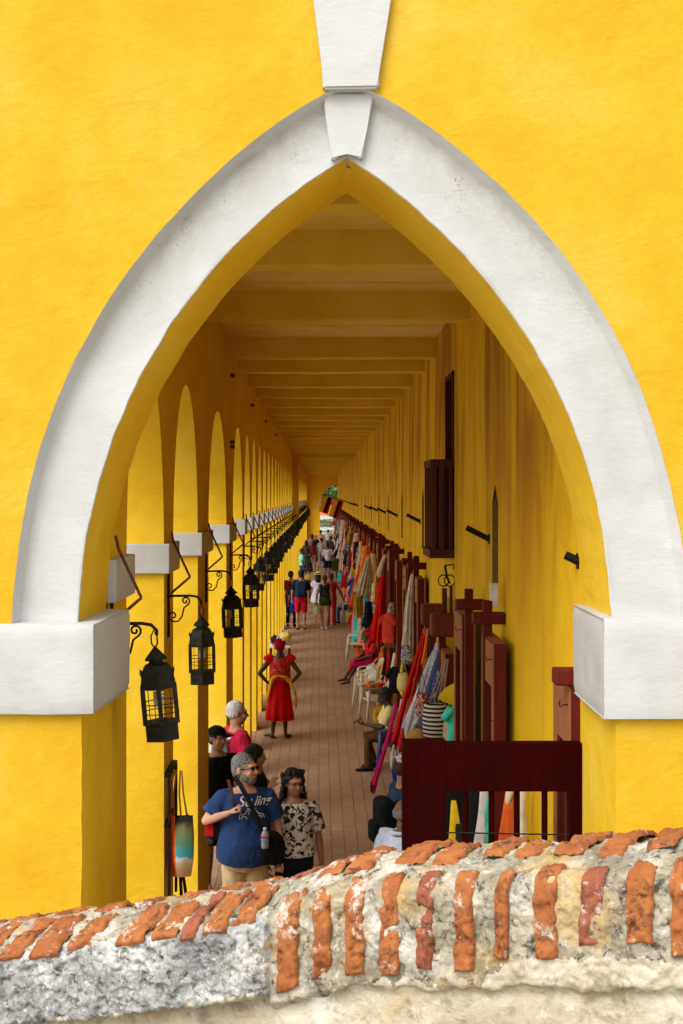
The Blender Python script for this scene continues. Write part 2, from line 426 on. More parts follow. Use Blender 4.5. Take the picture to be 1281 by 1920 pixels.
inner = spl(LI, NA)+spl(RI, NA)[1:]
outer = spl(LO, NA)+spl(RO, NA)[1:]
def relax(P, keep):
    for _ in range(60):
        Q = list(P)
        for k in range(1, len(P)-1):
            if k == keep: continue
            Q[k] = tuple(P[k][c]*.5+(P[k-1][c]+P[k+1][c])*.25 for c in (0, 1))
        P = Q
    return P
inner = relax(inner, NA-1); outer = relax(outer, NA-1)
n_ = len(inner)
def wob(i, seed, amp): return (noise.noise(Vector((i*.31, seed, 0)))+.6*noise.noise(Vector((i*.9, seed, 4))))*amp
ROFF = .06          # the white ring is set this far behind the yellow wall face
outer = [(x+wob(i, 1.3, 1.3), y+wob(i, 5.1, 1.3)) for i, (x, y) in enumerate(outer)]
inner = [(x+wob(i, 9.3, 1.6), y+wob(i, 7.1, 1.6)) for i, (x, y) in enumerate(inner)]
cxy = (651, 900)
# facade wall: outside of the outer ring edge
fw = MB()
O3 = [Wp(x, y, YF) for x, y in outer]
ZT = 8.2; ZI = 3.30
XW0, XW1 = -2.15, 7.0
vsf = []; fsf = []
# wall pieces: fan rows from ring outer edge to the wall border
def border(p):
    if p.x < 0: c = Wp(651, 152, YF).x
    return None
ap = O3[NA-1]
# left half, right half: bridge each ring point horizontally outwards, in a grid, then the area above the apex
cols = 26
for side in (0, 1):
    pts = O3[:NA] if side == 0 else O3[NA-1:][::-1]
    rows = []
    for p in pts:
        xe = XW0 if side == 0 else XW1
        rows.append([Vector((p.x+(xe-p.x)*(k/cols)**1.6, YF, p.z)) for k in range(cols+1)])
    fw.loft(rows, closed=False, caps=False)
    # above apex
    top = rows[-1]
    rows2 = [[Vector((v.x, v.y, v.z+(ZT-v.z)*k/14)) for v in top] for k in range(15)]
    fw.loft(rows2, closed=False, caps=False)
    # below springing down to the ground : pier front
    pxe = 153 if side == 0 else 1155.5
    xe = XW0 if side == 0 else XW1
    xi = Wp(pxe, 1172, YF).x
    rows3 = []
    zs = list(np.linspace(O3[0].z, 0, 40))
    for zi_, z in enumerate(zs):
        xi2 = xi+ (.007*noise.noise(Vector((z*3, side*9, 1)))+.004*noise.noise(Vector((z*11, side*9, 1))))
        rows3.append([Vector((xi2+(xe-xi2)*(k/cols)**1.6, YF, z)) for k in range(cols+1)])
    fw.loft(rows3, closed=False, caps=False)
    # pier reveal (between facade front and back)
    bx = -1.095 if side == 0 else 1.378
    rr = []
    for q in range(7):
        t = q/6
        rr.append([Vector((r[0].x*(1-t)+bx*t + (0.012 if side == 0 else -.012)*math.sin(math.pi*t)*0, YF+(YB-YF)*t, r[0].z)) for r in rows3])
    rv = MB(); rv.loft(rr, closed=False, caps=False); part(rv, 'arch_reveal', M['arcade'], smooth=True)  # brighter yellow than the front, light put into the colour of the reveal
# back of the facade and its top
def backpt(x, y):
    sb = F/YB; q = 403.0/ (403.0)
    p = Wp(x, y, YF)
    return Vector((p.x+.012, YB, p.z))
IB = [backpt(x, y) for x, y in inner]
# intrados (soffit) of the arch, in the brighter arcade yellow to stand in for bounced light
sof = []
for q in range(9):
    t = q/8
    sof.append([Vector((Wp(x, y, YF+ROFF).x*(1-t)+IB[i].x*t, (YF+ROFF)*(1-t)+YB*t, Wp(x, y, YF+ROFF).z*(1-t)+IB[i].z*t)) for i, (x, y) in enumerate(inner)])
sf = MB(); sf.loft(sof, closed=False, caps=False)
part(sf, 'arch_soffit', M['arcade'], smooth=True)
# back face of the facade
for side in (0, 1):
    pts = IB[:NA] if side == 0 else IB[NA-1:][::-1]
    xe = XW0 if side == 0 else XW1
    fw.loft([[Vector((p.x, YB, p.z)), Vector((xe, YB, p.z))] for p in pts], closed=False, caps=False)
    a = pts[-1]; fw.loft([[Vector((a.x, YB, a.z)), Vector((xe, YB, a.z))], [Vector((a.x, YB, ZT)), Vector((xe, YB, ZT))]], closed=False, caps=False)
    a = pts[0]; bx = -1.095 if side == 0 else 1.378
    fw.loft([[Vector((bx, YB, 0)), Vector((xe, YB, 0))], [Vector((bx, YB, a.z)), Vector((xe, YB, a.z))]], closed=False, caps=False)
fw.box(XW0, XW1, YF-.06, YB+.1, ZT, ZT+.15)
part(fw, 'front_wall', M['front'], smooth=True, auto=40)

# white ring: chamfer from the yellow edge back to the ring face, ring face, with slight hollow
ring = MB()
rows = []
def lerp2(a, b, t): return (a[0]*(1-t)+b[0]*t, a[1]*(1-t)+b[1]*t)
for k, (t, dy) in enumerate([(0, -.004), (.012, 0), (.085, ROFF*.82), (.125, ROFF), (.3, ROFF+.006), (.5, ROFF+.008), (.7, ROFF+.007), (.9, ROFF+.002), (.985, ROFF), (1, ROFF+.006)]):
    row = []
    for i in range(n_):
        x, y = lerp2(outer[i], inner[i], t)
        p = Wp(x, y, YF)
        row.append(Vector((p.x, YF+dy+.004*noise.noise(Vector((p.x*3, p.z*3, t))), p.z)))
    rows.append(row)
ring.loft(rows, closed=False, caps=False)
ro = part(ring, 'arch_ring', M['white'], smooth=True, auto=50)
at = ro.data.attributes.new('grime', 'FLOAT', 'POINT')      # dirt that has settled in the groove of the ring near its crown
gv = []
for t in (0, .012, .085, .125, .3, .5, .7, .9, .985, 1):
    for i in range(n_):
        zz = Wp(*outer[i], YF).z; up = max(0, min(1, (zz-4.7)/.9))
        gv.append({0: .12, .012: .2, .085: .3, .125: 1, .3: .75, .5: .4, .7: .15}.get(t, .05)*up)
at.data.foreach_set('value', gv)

# keystone: upper part on the wall, lower part on the ring
def prism(mb, quad_px, Y0, Y1, bev=.008):
    pf = [Wp(x, y, Y0) for x, y in quad_px]; pb = [Vector((p.x, Y1, p.z)) for p in pf]
    bm = bmesh.new(); vf = [bm.verts.new(p) for p in pf]; vb = [bm.verts.new(p) for p in pb]
    bm.faces.new(vf); bm.faces.new(vb[::-1]); k = len(vf)
    for i in range(k): bm.faces.new([vf[i], vb[i], vb[(i+1) % k], vf[(i+1) % k]])
    bmesh.ops.bevel(bm, geom=[e for e in bm.edges], offset=bev, segments=2, affect='EDGES')
    bm.verts.index_update()
    mb.add([v.co.copy() for v in bm.verts], [[v.index for v in f.verts] for f in bm.faces]); bm.free()
ks = MB()
prism(ks, [(580, -60), (741, -60), (733, 0), (712, 130), (711, 164), (606, 166), (603, 120), (588, 0)], YF-.038, YF+.1, .010)
part(ks, 'keystone', M['white'], smooth=True, auto=35)
ks = MB()
prism(ks, [(605, 174), (702, 174), (689, 240), (679, 299), (651, 285), (622, 300), (615, 250)], YF+.022, YF+.25, .008)
part(ks, 'keystone_foot', M['white'], smooth=True, auto=35)

def blockmesh(mb, x0, x1, x0b, y0, y1, z0, z1, inward, seed):
    """impost block whose inner side runs from x at the front to x0b at the back, lightly uneven"""
    nx, ny, nz = 30, 16, 12
    def dn(p, a=.006): return noise.noise(Vector(p)*4+Vector((seed, 0, 0)))*a+noise.noise(Vector(p)*15+Vector((seed, 3, 0)))*a*.35
    rows = []
    for k in range(nz+1):
        z = z0+(z1-z0)*k/nz; e = .008 if k in (0, nz) else 0
        row = []
        for i in range(nx+1):       # front face from outside to inner corner
            x = x1+(x0-x1)*i/nx; p = (x, y0, z); row.append(Vector((x, y0+e+dn(p)+(.008 if i == nx else 0), z+dn((x, 9, z), .004))))
        for j in range(1, ny+1):
            t = j/ny; x = x0+(x0b-x0)*t; y = y0+(y1-y0)*t
            row.append(Vector((x+inward*(-e+dn((x, y, z), .004)), y, z+dn((x, y, z), .003))))
        rows.append(row)
    top = rows[-1]; bot = rows[0]
    mb.loft(rows, closed=False, caps=False)
    for rr in (top, bot):
        back = [Vector((v.x if i > nx else v.x, y1, v.z)) for i, v in enumerate(rr)]
        back = []
        for i, v in enumerate(rr):
            if i <= nx: back.append(Vector((x1+(x0b-x1)*i/nx, y1, v.z)))
            else: back.append(Vector((x0b, y1, v.z)))
        mb.loft([rr, back], closed=False, caps=False)
im = MB(); blockmesh(im, -1.050, -2.2, -1.003, YF-.05, YB+.0, 3.092, 3.506, 1, 1); part(im, 'impost', M['white'], smooth=True, auto=40)
im = MB(); blockmesh(im, 1.311, 6.9, 1.330, YF-.05, YB+.0, 3.068, 3.528, -1, 8); part(im, 'impost', M['white'], smooth=True, auto=40)

# arcade wall on the left: piers with semicircular arches between them
piers = [(YB+.002, 7.08), (8.78, 9.33), (11.2, 12.27), (14.6, 15.7), (17.6, 18.05), (19.5, 20.0), (21.4, 21.9), (23.3, 23.8)]
y = 25.3
while y < 97: piers.append((y, y+.5)); y += 2.06
piers.append((YE-.9, YE))
TH = .62
aw = MB(); APZ = 5.03
def wallface(X, flip):
    for i in range(len(piers)):
        a, b = piers[i]
        aw.add([(X, a, 0), (X, b, 0), (X, b, 3.62), (X, a, 3.62)], [[0, 1, 2, 3]])
    prev = None
aw.box
for X in (XL, XL-TH):
    for i, (a, b) in enumerate(piers):
        aw.add([(X, a, 0), (X, b, 0), (X, b, 3.64), (X, a, 3.64)], [[0, 1, 2, 3]])
        aw.add([(X, a, 3.64), (X, b, 3.64), (X, b, CEIL+.1), (X, a, CEIL+.1)], [[0, 1, 2, 3]])
    for (a0, a), (b, b1) in zip(piers, piers[1:]):
        N = 20; c = (a+b)/2; r = (b-a)/2; rows = []
        for k in range(N+1):
            t = math.pi-math.pi*k/N; yy = c+r*math.cos(t); zz = 3.64+(APZ-3.64)*max(0, math.sin(t))**.92
            rows.append([Vector((X, yy, zz)), Vector((X, yy, CEIL+.1))])
        aw.loft(rows, closed=False, caps=False)
for (a0, a), (b, b1) in zip(piers, piers[1:]):
    N = 20; c = (a+b)/2; r = (b-a)/2; rows = [[Vector((XL, a, 0)), Vector((XL-TH, a, 0))], [Vector((XL, a, 3.64)), Vector((XL-TH, a, 3.64))]]
    for k in range(1, N):
        t = math.pi-math.pi*k/N; yy = c+r*math.cos(t); zz = 3.64+(APZ-3.64)*max(0, math.sin(t))**.92
        rows.append([Vector((XL, yy, zz)), Vector((XL-TH, yy, zz))])
    rows += [[Vector((XL, b, 3.64)), Vector((XL-TH, b, 3.64))], [Vector((XL, b, 0)), Vector((XL-TH, b, 0))]]
    aw.loft(rows, closed=False, caps=False)
part(aw, 'arcade_wall', M['arcade'])
for i, (a, b) in enumerate(piers[:-1]):
    im = MB(); p = .045
    im.box(XL-TH-p, XL+p, a-(p if i else 0)+(.003 if i == 0 else 0), b+p, 3.535+.01*(i % 3), 3.765-.006*(i % 2), .008)
    part(im, 'pier_impost', M['white'])

# right inner wall with doorways, niches and a window
doorsY = [6.35, 9.97, 13.45, 17.0, 21.35, 25.7]
y = 29.9
while y < 96: doorsY.append(y); y += 4.2
opens = []  # (y0,y1,z0,z1,depth,kind)
for i, yc in enumerate(doorsY):
    if yc-.5 > YB: opens.append((yc-.42, yc+.48, -.02, 2.98, .45, 'door'))
    if i == 2: opens.append((13.0, 13.8, 3.5, 5.43, .3, 'window'))
    elif yc > 7: opens.append((yc-.17, yc+.17, 3.37, 4.2, .10, 'niche'))
rw = MB()
ys = sorted(set([YB, YE]+[o[0] for o in opens]+[o[1] for o in opens]+list(np.arange(YB+.5, YE, 3.0))))
zs = sorted(set([0, CEIL+.1, 1.5, 5.0]+[o[2] for o in opens]+[o[3] for o in opens]))
zs = [z for z in zs if z >= -.05]
for a, b in zip(ys, ys[1:]):
    for c, d in zip(zs, zs[1:]):
        m = ((a+b)/2, (c+d)/2)
        if any(o[0] < m[0] < o[1] and o[2] < m[1] < o[3] for o in opens): continue
        rw.add([(XR, a, c), (XR, b, c), (XR, b, d), (XR, a, d)], [[0, 1, 2, 3]])
for o in opens:
    a, b, c, d, dp, k = o
    X2 = XR+dp
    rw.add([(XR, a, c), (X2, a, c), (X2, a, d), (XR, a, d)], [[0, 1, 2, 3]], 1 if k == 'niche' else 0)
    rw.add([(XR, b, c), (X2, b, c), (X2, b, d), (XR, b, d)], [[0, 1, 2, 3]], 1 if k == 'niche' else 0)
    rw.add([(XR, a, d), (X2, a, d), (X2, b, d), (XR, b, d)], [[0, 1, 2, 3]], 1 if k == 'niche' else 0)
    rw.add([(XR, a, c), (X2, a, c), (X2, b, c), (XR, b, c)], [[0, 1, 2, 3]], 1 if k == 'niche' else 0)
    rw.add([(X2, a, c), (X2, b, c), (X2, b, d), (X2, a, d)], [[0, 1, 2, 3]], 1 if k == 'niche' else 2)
    if k == 'niche':   # pointed head
        m = (a+b)/2; h = .16
        rw.add([(XR-.001, a-.001, d), (XR-.001, a-.001, d-h), (XR-.001, m, d)], [[0, 1, 2]]); rw.add([(XR-.001, b+.001, d), (XR-.001, b+.001, d-h), (XR-.001, m, d)], [[0, 1, 2]])
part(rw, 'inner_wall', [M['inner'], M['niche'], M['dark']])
# building mass behind the inner wall, roof slab, end wall
bm_ = MB(); bm_.box(XR+.6, 7.0, YB+.02, YE+1, 0, CEIL+1.2); part(bm_, 'rear_vaults', M['arcade'])
rf = MB(); rf.box(XL-TH-.25, 7.0, YB+.02, YE+1, CEIL+.12, CEIL+.5); part(rf, 'roof_slab', M['ceil'])
# board ceiling
cl = MB()
yy = YB+.02; k = 0
rnd = random.Random(3)
while yy < YE:
    wd = .95; dz = rnd.uniform(0, .006)
    cl.add([(XL-.01, yy, CEIL+dz), (XR+.01, yy, CEIL+dz), (XR+.01, min(yy+wd, YE), CEIL+dz), (XL-.01, min(yy+wd, YE), CEIL+dz)], [[0, 1, 2, 3]]); yy += wd
part(cl, 'ceiling', M['ceil'])
bys = [7.2, 9.0, 11.7, 15.1, 16.75, 18.9, 21.3, 23.3, 25.5, 27.6]
while bys[-1] < 97: bys.append(bys[-1]+2.12)
for i, yb in enumerate(bys):
    b = MB(); nseg = 14; rr = []
    zb = BEAMZ-.012*(i % 3)
    for k in range(nseg+1):
        x = XL-.02+(XR-XL+.04)*k/nseg
        s1 = .012*noise.noise(Vector((x*1.4, yb, 0)))+.005*noise.noise(Vector((x*7, yb, 0))); s2 = .01*noise.noise(Vector((x*1.4, yb, 5)))
        c = .012
        rr.append([Vector((x, yb+s2, CEIL+.02)), Vector((x, yb+s2, zb+c+s1)), Vector((x, yb+c+s2, zb+s1)), Vector((x, yb+.2-c, zb+s1)), Vector((x, yb+.2, zb+c+s1)), Vector((x, yb+.2, CEIL+.02))])
    b.loft(rr)
    part(b, 'ceiling_beam', M['beam'])
b = MB(); b.box(XL-.02, XL+.25, 48.8, 49.3, 3.0, CEIL, .02); b.box(XL+.25, XR+.02, 48.85, 49.25, 5.62, CEIL, .02); part(b, 'cross_arch', M['arcade'])
# end wall with an off-centre arched opening
ew = MB(); ox0, ox1 = -.03, 2.75; sp = 3.45; cx = (ox0+ox1)/2; rr_ = (ox1-ox0)/2
for Y in (YE, YE+.7):
    ew.add([(XL-TH, Y, 0), (ox0, Y, 0), (ox0, Y, sp), (XL-TH, Y, sp)], [[0, 1, 2, 3]])
    ew.add([(XL-TH, Y, sp), (ox0, Y, sp), (ox0, Y, CEIL+.5), (XL-TH, Y, CEIL+.5)], [[0, 1, 2, 3]])
    ew.loft([[Vector((cx-rr_*math.cos(t), Y, sp+1.55*math.sin(t))), Vector((cx-rr_*math.cos(t), Y, CEIL+.5))] for t in np.linspace(0, math.pi, 25)], closed=False, caps=False)
    ew.add([(ox1, Y, 0), (7, Y, 0), (7, Y, CEIL+.5), (ox1, Y, CEIL+.5)], [[0, 1, 2, 3]])
ew.loft([[Vector((ox0, YE, 0)), Vector((ox0, YE+.7, 0))], [Vector((ox0, YE, sp)), Vector((ox0, YE+.7, sp))]]+[[Vector((cx-rr_*math.cos(t), YE, sp+1.55*math.sin(t))), Vector((cx-rr_*math.cos(t), YE+.7, sp+1.55*math.sin(t)))] for t in np.linspace(.02, math.pi-.02, 25)], closed=False, caps=False)
part(ew, 'end_wall', M['arcade'])
b = MB(); b.box(ox0-.35, ox0+.05, YE-.05, YE+.74, sp-.2, sp, .01); part(b, 'end_impost', M['white'])

# projecting barred window
wn = MB(); wn.box(XR-.02, XR+.28, 13.0, 13.06, 3.5, 5.43); wn.box(XR-.02, XR+.28, 13.74, 13.8, 3.5, 5.43); wn.box(XR-.02, XR+.28, 13.0, 13.8, 5.37, 5.43)
win = part(wn, 'window', M['windowwood'])
x0 = XR-.245
b = MB(); b.box(x0-.02, XR, 12.98, 13.84, 3.44, 3.53, .008); part(b, 'window_sill', M['windowwood'], win)
b = MB(); b.box(x0-.01, XR, 12.99, 13.83, 4.41, 4.49, .008); part(b, 'window_rail', M['windowwood'], win)
b = MB(); b.box(x0+.01, XR, 13.75, 13.775, 3.53, 4.41); part(b, 'dark_backing', M['windowwood'], win)  # added dark sheet, so the gaps between the bars read as shade
for (px_, py_, wdt) in [(x0, 13.0, .055), (x0+.085, 13.0, .05), (x0, 13.4, .03), (x0, 13.79, .055), (x0+.19, 13.0, .055), (x0, 13.2, .03), (x0, 13.6, .03)]:
    b = MB(); b.box(px_, px_+wdt, py_, py_+.04, 3.53, 4.41, .004); part(b, 'window_bar', M['windowwood'], win)

# doors folded back against the wall on pivot posts held by blocks
def door_leaf(y0, y1, ztop, thick=.1, xgap=.06):
    """leaf lies almost flat against the wall, y0..y1"""
    x1 = XR-xgap; x0 = x1-thick
    b = MB(); st = .11
    b.box(x0, x1, y0, y0+st, .06, ztop, .006)
    b.box(x0, x1, y1-st, y1, .06, ztop, .006)
    for z0, z1 in ((.06, .3), (1.45, 1.6), (ztop-.34, ztop-.004)): b.box(x0+.003, x1-.003, y0+st, y1-st, z0, z1, .004)
    lf = part(b, 'door', [M['redwood']])
    # paler strips lie over the stiles, top rail and upper edge of the leaf
    p = MB(); p.box(x0+.035, x1-.02, y0+st, y1-st, .3, 1.45, .004); p.box(x0+.035, x1-.02, y0+st, y1-st, 1.6, ztop-.34, .004); part(p, 'door_panel', M['redwood'], lf)
    e = MB()
    e.box(x0-.006, x0-.0005, y0+.012, y0+st-.004, .07, ztop-.008); e.box(x0-.006, x0-.0005, y1-st+.004, y1-.012, .07, ztop-.008)
    e.box(x0-.006, x0-.0005, y0+st, y1-st, ztop-.33, ztop-.008)
    e.box(x0+.004, x1-.004, y0+.004, y1-.004, ztop-.003, ztop+.004)
    part(e, 'pale_edge', M['tanwood'], lf)
    return lf, x0
def pivot(yc, zt, big=False, proj=.25, stub=True):
    b = MB()
    if big: b.box(XR-proj-.01, XR, yc-.1, yc+.12, zt-.24, zt, .03)
    else: b.box(XR-proj, XR+.0, yc-.06, yc+.06, zt-.09, zt, .012)
    part(b, 'hinge_block', M['block'] if big else M['redwood'])
    if not stub: return
    b = MB(); b.box(XR-.17, XR-.10, yc-.035, yc+.035, .05, zt+(.09 if stub and not big else -.01), .004); part(b, 'pivot_post', M['redwood'])
def hook(parent, x, y, z, s=1):
    b = MB(); pts = [Vector((x, y, z)), Vector((x-.03*s, y, z)), Vector((x-.05*s, y, z-.012)), Vector((x-.055*s, y, z+.005)), Vector((x-.05*s, y, z+.025))]
    b.tube(pts, .004, 6); part(b, 'hook', M['iron'], parent)
for i, yc in enumerate(doorsY):
    big = (i == 2)
    zt = 3.205 if not big else 2.86
    if i == 0:
        pivot(6.74, 3.155, proj=.14, stub=False); lf, x0 = door_leaf(6.70, 7.2, 3.06, .05, 0)
        for z in (2.95, 2.7): hook(lf, x0, 6.76, z)
        continue
    pivot(yc-.52, zt, big); pivot(yc+.66, zt, big)
    lf, x0 = door_leaf(yc-1.0, yc-.33, 3.02 if not big else 2.5, .09)
    if i < 5:
        for z in (2.9, 2.45, 1.9, 1.5): hook(lf, x0, yc-.96, z if not big else z-.5)
    lf, x0 = door_leaf(yc+.74, yc+1.38, 3.06 if not big else 2.5, .1, .08)
    if i < 5:
        for z in (2.93, 2.6): hook(lf, x0, yc+.78, z if not big else z-.5)

# flag holder tubes high on the wall
b0 = None
for i, yb in enumerate([6.75, 10.3, 17.4, 22.6, 26.6, 30.5, 34.4, 46, 52, 58]):
    b = MB(); zc = 3.735 if i else 3.74
    b.tube([(XR-.0, 0, 0), (XR-(.195 if i else .07), 0, .10 if i else .035)], .024, 10); b.box(XR-.010, XR+0., -.02, .02, -.04, .045); b.xform(Matrix.Translation((0, yb, zc)))
    part(b, 'flag_holder', M['iron'])
# small fixings under the roof on the arcade wall
for (px, py) in [(433, 704), (471, 760), (497, 790), (516, 815), (433, 838), (433, 829)]:
    yy = 1.118*F/(VX-px); q = Wp(px, py, yy); b = MB(); b.box(XL-.01, XL+.05, yy-.07, yy+.07, q.z-.02, q.z+.02); part(b, 'pipe_stub', M['rust'])

# wooden gate behind the arch on the right
gt = thing('barred_gate', 'dark maroon wooden gate with upright bars behind the right pier', 'gate', (0.93, 6.62, 0))
gx0, gx1, gz = (755-601)/350, 1.405, 2.785
b = MB(); b.box(gx0, gx0+.232, 6.58, 6.66, .03, gz, .004); part(b, 'stile', M['gate'], gt)
b = MB(); b.box(gx1-.07, gx1, 6.583, 6.657, .03, gz-.26, .004); part(b, 'stile', M['gate'], gt)
b = MB(); b.box(gx0+.232, gx1, 6.582, 6.658, gz-.272, gz-.012, .004); part(b, 'top_rail', M['gate'], gt); M['gate'].node_tree.nodes['Principled BSDF'].inputs['Specular IOR Level'].default_value = .02
b = MB(); b.box(gx0+.232, gx1-.07, 6.585, 6.655, .05, 1.2, .004); part(b, 'bottom_panel', M['gate'], gt)
for px in (874, 923, 971, 1023, 1072):
    x = (px-601)/349; b = MB(); b.tube([(x, 6.62, 1.19), (x, 6.62, gz-.27)], .017, 10); part(b, 'bar', M['gate'], gt)
b = MB(); z = EYE-(1562-930)/349
b.tube([(gx0+.23, 6.60, z), (gx1-.07, 6.60, z-.012)], .0045, 6); part(b, 'cross_wire', M['iron'], gt)

# ------------------------------------------------------------------ lanterns and brackets
def make_bracket():
    t = thing('lantern_bracket', '', 'bracket')
    b = MB()
    b.tube([(.012, 0, .34), (.012, 0, -.30)], .009, 8)
    b.tube([(.0, 0, .0), (.17, 0, .003), (.22, 0, -.005), (.25, 0, -.035), (.25, 0, -.06)], .009, 8)
    b.build('arm', M['iron'], t, smooth=True)
    b = MB(); pts = []
    for k in range(15): a = R(-60+k*34); r = .034*(1-k/17); pts.append((.135+r*math.cos(a), 0, -.035+r*math.sin(a)))
    pts = pts[::-1]+[(.125, 0, -.085), (.11, 0, -.15), (.08, 0, -.185), (.045, 0, -.185)]
    for k in range(15): a = R(-80-k*30); r = .04*(1-k/18); pts.append((.045+r*math.cos(a)*.9, 0, -.145+r*math.sin(a)))
    b.tube(pts, .0065, 6); b.build('scroll', M['iron'], t, smooth=True)
    b = MB(); b.tube([(.035, -.02, .47), (.05, -.02, .40), (.165, -.01, .15), (.17, -.01, .14)], .009, 6); b.tube([(.17, -.01, .14), (.03, 0, .02)], .009, 6)
    b.build('stay_rod', M['rust'], t, smooth=True)
    return t
def make_lantern():
    t = thing('hanging_lantern', '', 'lantern')
    n = 6; r = .103; H = .5
    def ringp(rad, z, rot=0): return [Vector((rad*math.cos(R(30+rot)+2*math.pi*j/n), rad*math.sin(R(30+rot)+2*math.pi*j/n), z)) for j in range(n)]
    b = MB(); b.loft([ringp(r*.98, -.56), ringp(r*.98, -.475), ringp(r*1.05, -.47), ringp(r*1.05, -.462), ringp(r*.9, -.462)]); b.build('base', M['bronze'], t)
    b = MB()
    for p, q in zip(ringp(r*.97, -.47), ringp(r*.97, -.275)): b.box(p.x-.012, p.x+.012, p.y-.012, p.y+.012, -.47, -.27)
    b.build('corner_posts', M['bronze'], t)
    b = MB()
    for z in (-.41, -.36):
        rg = ringp(r*1.10, z); b.tube(rg+[rg[0]], .0028, 5)
    rg = ringp(r*.98, 0)
    for j in range(n):
        p = rg[j]; q = rg[(j+1) % n]; m = (p+q)/2
        for f in (.33, .67):
            mm = p*(1-f)+q*f; b.tube([(mm.x, mm.y, -.47), (mm.x, mm.y, -.275)], .0022, 4)
        b.tube([(p.x*1.1, p.y*1.1, -.46), (p.x*1.1, p.y*1.1, -.29)], .003, 5)
    b.build('wire_guard', M['iron'], t)
    b = MB(); b.loft([ringp(r*1.04, -.28), ringp(r*1.06, -.262), ringp(r*.98, -.215), ringp(r*.84, -.175), ringp(r*.70, -.155), ringp(r*.45, -.145), ringp(r*.42, -.12)])
    for p in ringp(r*.93, -.20):
        d = Vector((p.x, p.y, 0)).normalized(); o = d.cross(Vector((0, 0, 1)))*.014
        b.add([p-o-d*.02, p+o-d*.02, p+d*.016+Vector((0, 0, .022)), p-Vector((0, 0, .03))], [[0, 1, 2], [0, 2, 3], [1, 3, 2], [0, 3, 1]])
    b.loft([ringp(r*.62, -.128), ringp(r*.66, -.122), ringp(r*.22, -.075), ringp(r*.1, -.06)])
    b.build('hood', M['bronze'], t)
    b = MB(); b.tube([(0, 0, -.065), (.016, 0, -.04), (.016, 0, .0), (0, 0, .03), (-.016, 0, 0), (-.016, 0, -.04), (0, 0, -.065)], .005, 6); b.build('hanging_loop', M['iron'], t)
    b = MB(); pts = [(.024*math.cos(a), .024*math.sin(a), -.30-.0085*a/ (2*math.pi)*1.6*1.3) for a in np.linspace(0, 2*math.pi*4.5, 60)]
    b.tube(pts, .0065, 6); b.tube([(0, 0, -.262), (0, 0, -.30)], .016, 8); b.build('bulb', M['bulb'], t, smooth=True)
    return t
br0 = make_bracket(); ln0 = make_lantern()
rnd = random.Random(5)
for i, (a, b_) in enumerate(piers[:-3]):
    yc = (a+b_)/2 if i else 6.52
    if i == 1: yc = 8.95
    if i == 2: yc = 11.9
    loc = (XL, yc, 3.37)
    nm = ORD[i] if i < 40 else 'far'
    far = i >= 16
    bl = 'scrolled iron bracket, %s along the left arcade from the front arch' % nm
    ll = 'dark tin lantern, %s along the left arcade from the front arch' % nm
    if i == 0: ll = 'nearest and largest dark tin lantern, tilted, beside the white impost'
    tilt = R(5) if i == 0 else R(rnd.uniform(-4, 4))
    if far:
        bl = 'tiny black lantern bracket among the far end of the arcade row'; ll = 'tiny dark lantern in the far cluster of the arcade row'
    if i == 0: bb, ll_ = br0, ln0; bb['label'] = bl; ll_['label'] = ll; bb['group'] = 'lantern brackets along the left arcade'; ll_['group'] = 'hanging lanterns along the left arcade'
    else:
        bb = dup(br0, loc, None, bl, 'lantern brackets along the left arcade' if not far else 'far lantern brackets at the end of the arcade')
        ll_ = dup(ln0, loc, None, ll, 'hanging lanterns along the left arcade' if not far else 'far lanterns at the end of the arcade')
    bb.location = loc
    ll_.location = (XL+.25-(.015 if i == 0 else 0), yc, 3.37-.09+(.075 if i == 0 else 0))
    if i == 0: bb.location = (XL, yc, 3.42)
    ll_.rotation_euler = (0, -tilt, R(rnd.uniform(-12, 12)) if i else R(8))
    if i == 0: ll_.scale = (.98, .98, .98)

# ------------------------------------------------------------------ parapet in the foreground
PP = [(-2.6, 4.5, 2.20), (-1.7, 4.1, 2.47), (-.99, 3.80, 2.690), (-.72, 3.69, 2.755), (-.436, 3.57, 2.835), (-.167, 3.46, 2.915), (.057, 3.35, 3.025), (.24, 3.25, 3.07), (.41, 3.15, 3.107), (.62, 3.00, 3.165), (.843, 2.85, 3.225), (1.3, 2.55, 3.36), (2.4, 1.8, 3.6)]
PX = [VX+p[0]*F/p[1] for p in PP]
def par_pt(u):
    return Vector(tuple(float(np.interp(u, PX, [p[k] for p in PP])) for k in range(3)))
def par_s(u):
    a = Vector((0, 0, 0))
    for d, w_ in ((-40, .25), (0, .5), (40, .25)): a += par_pt(u+d)*w_
    return a
def par_n(u):
    t = par_s(u+60)-par_s(u-60); return Vector((-t.y, t.x, 0)).normalized()   # away from the camera side
def par_profile(a, left):
    """a = arc length from the arris (front top edge): <0 down the front, >0 over the top. returns (n,z)"""
    lip = -.255 if not left else -.215
    f = -.045 if left else -.02
    pf = .035 if left else .006
    if a < lip-.03: return (pf, a)                 # plaster face below
    if a < lip: t = (a-(lip-.03))/.03; return (pf+(f-pf)*t, lip-.03+.03*t*.9)
    if a < -.03: return (f, a)
    if a < .05:
        t = (a+.03)/.08*math.pi/2; rr = .045
        return (f+rr*(1-math.cos(t)), -.03+.045*math.sin(t))
    if a < .36: return (f+.045+(a-.05), .015+.03*math.sin((a-.05)/.31*math.pi))
    if a < .44: t = (a-.36)/.08*math.pi/2; return (f+.355+.05*math.sin(t), .015-.05*(1-math.cos(t)))
    return (f+.405, .015-.05-(a-.44))
def fr(p, o=3): return noise.fractal(p, .9, 2.1, o)
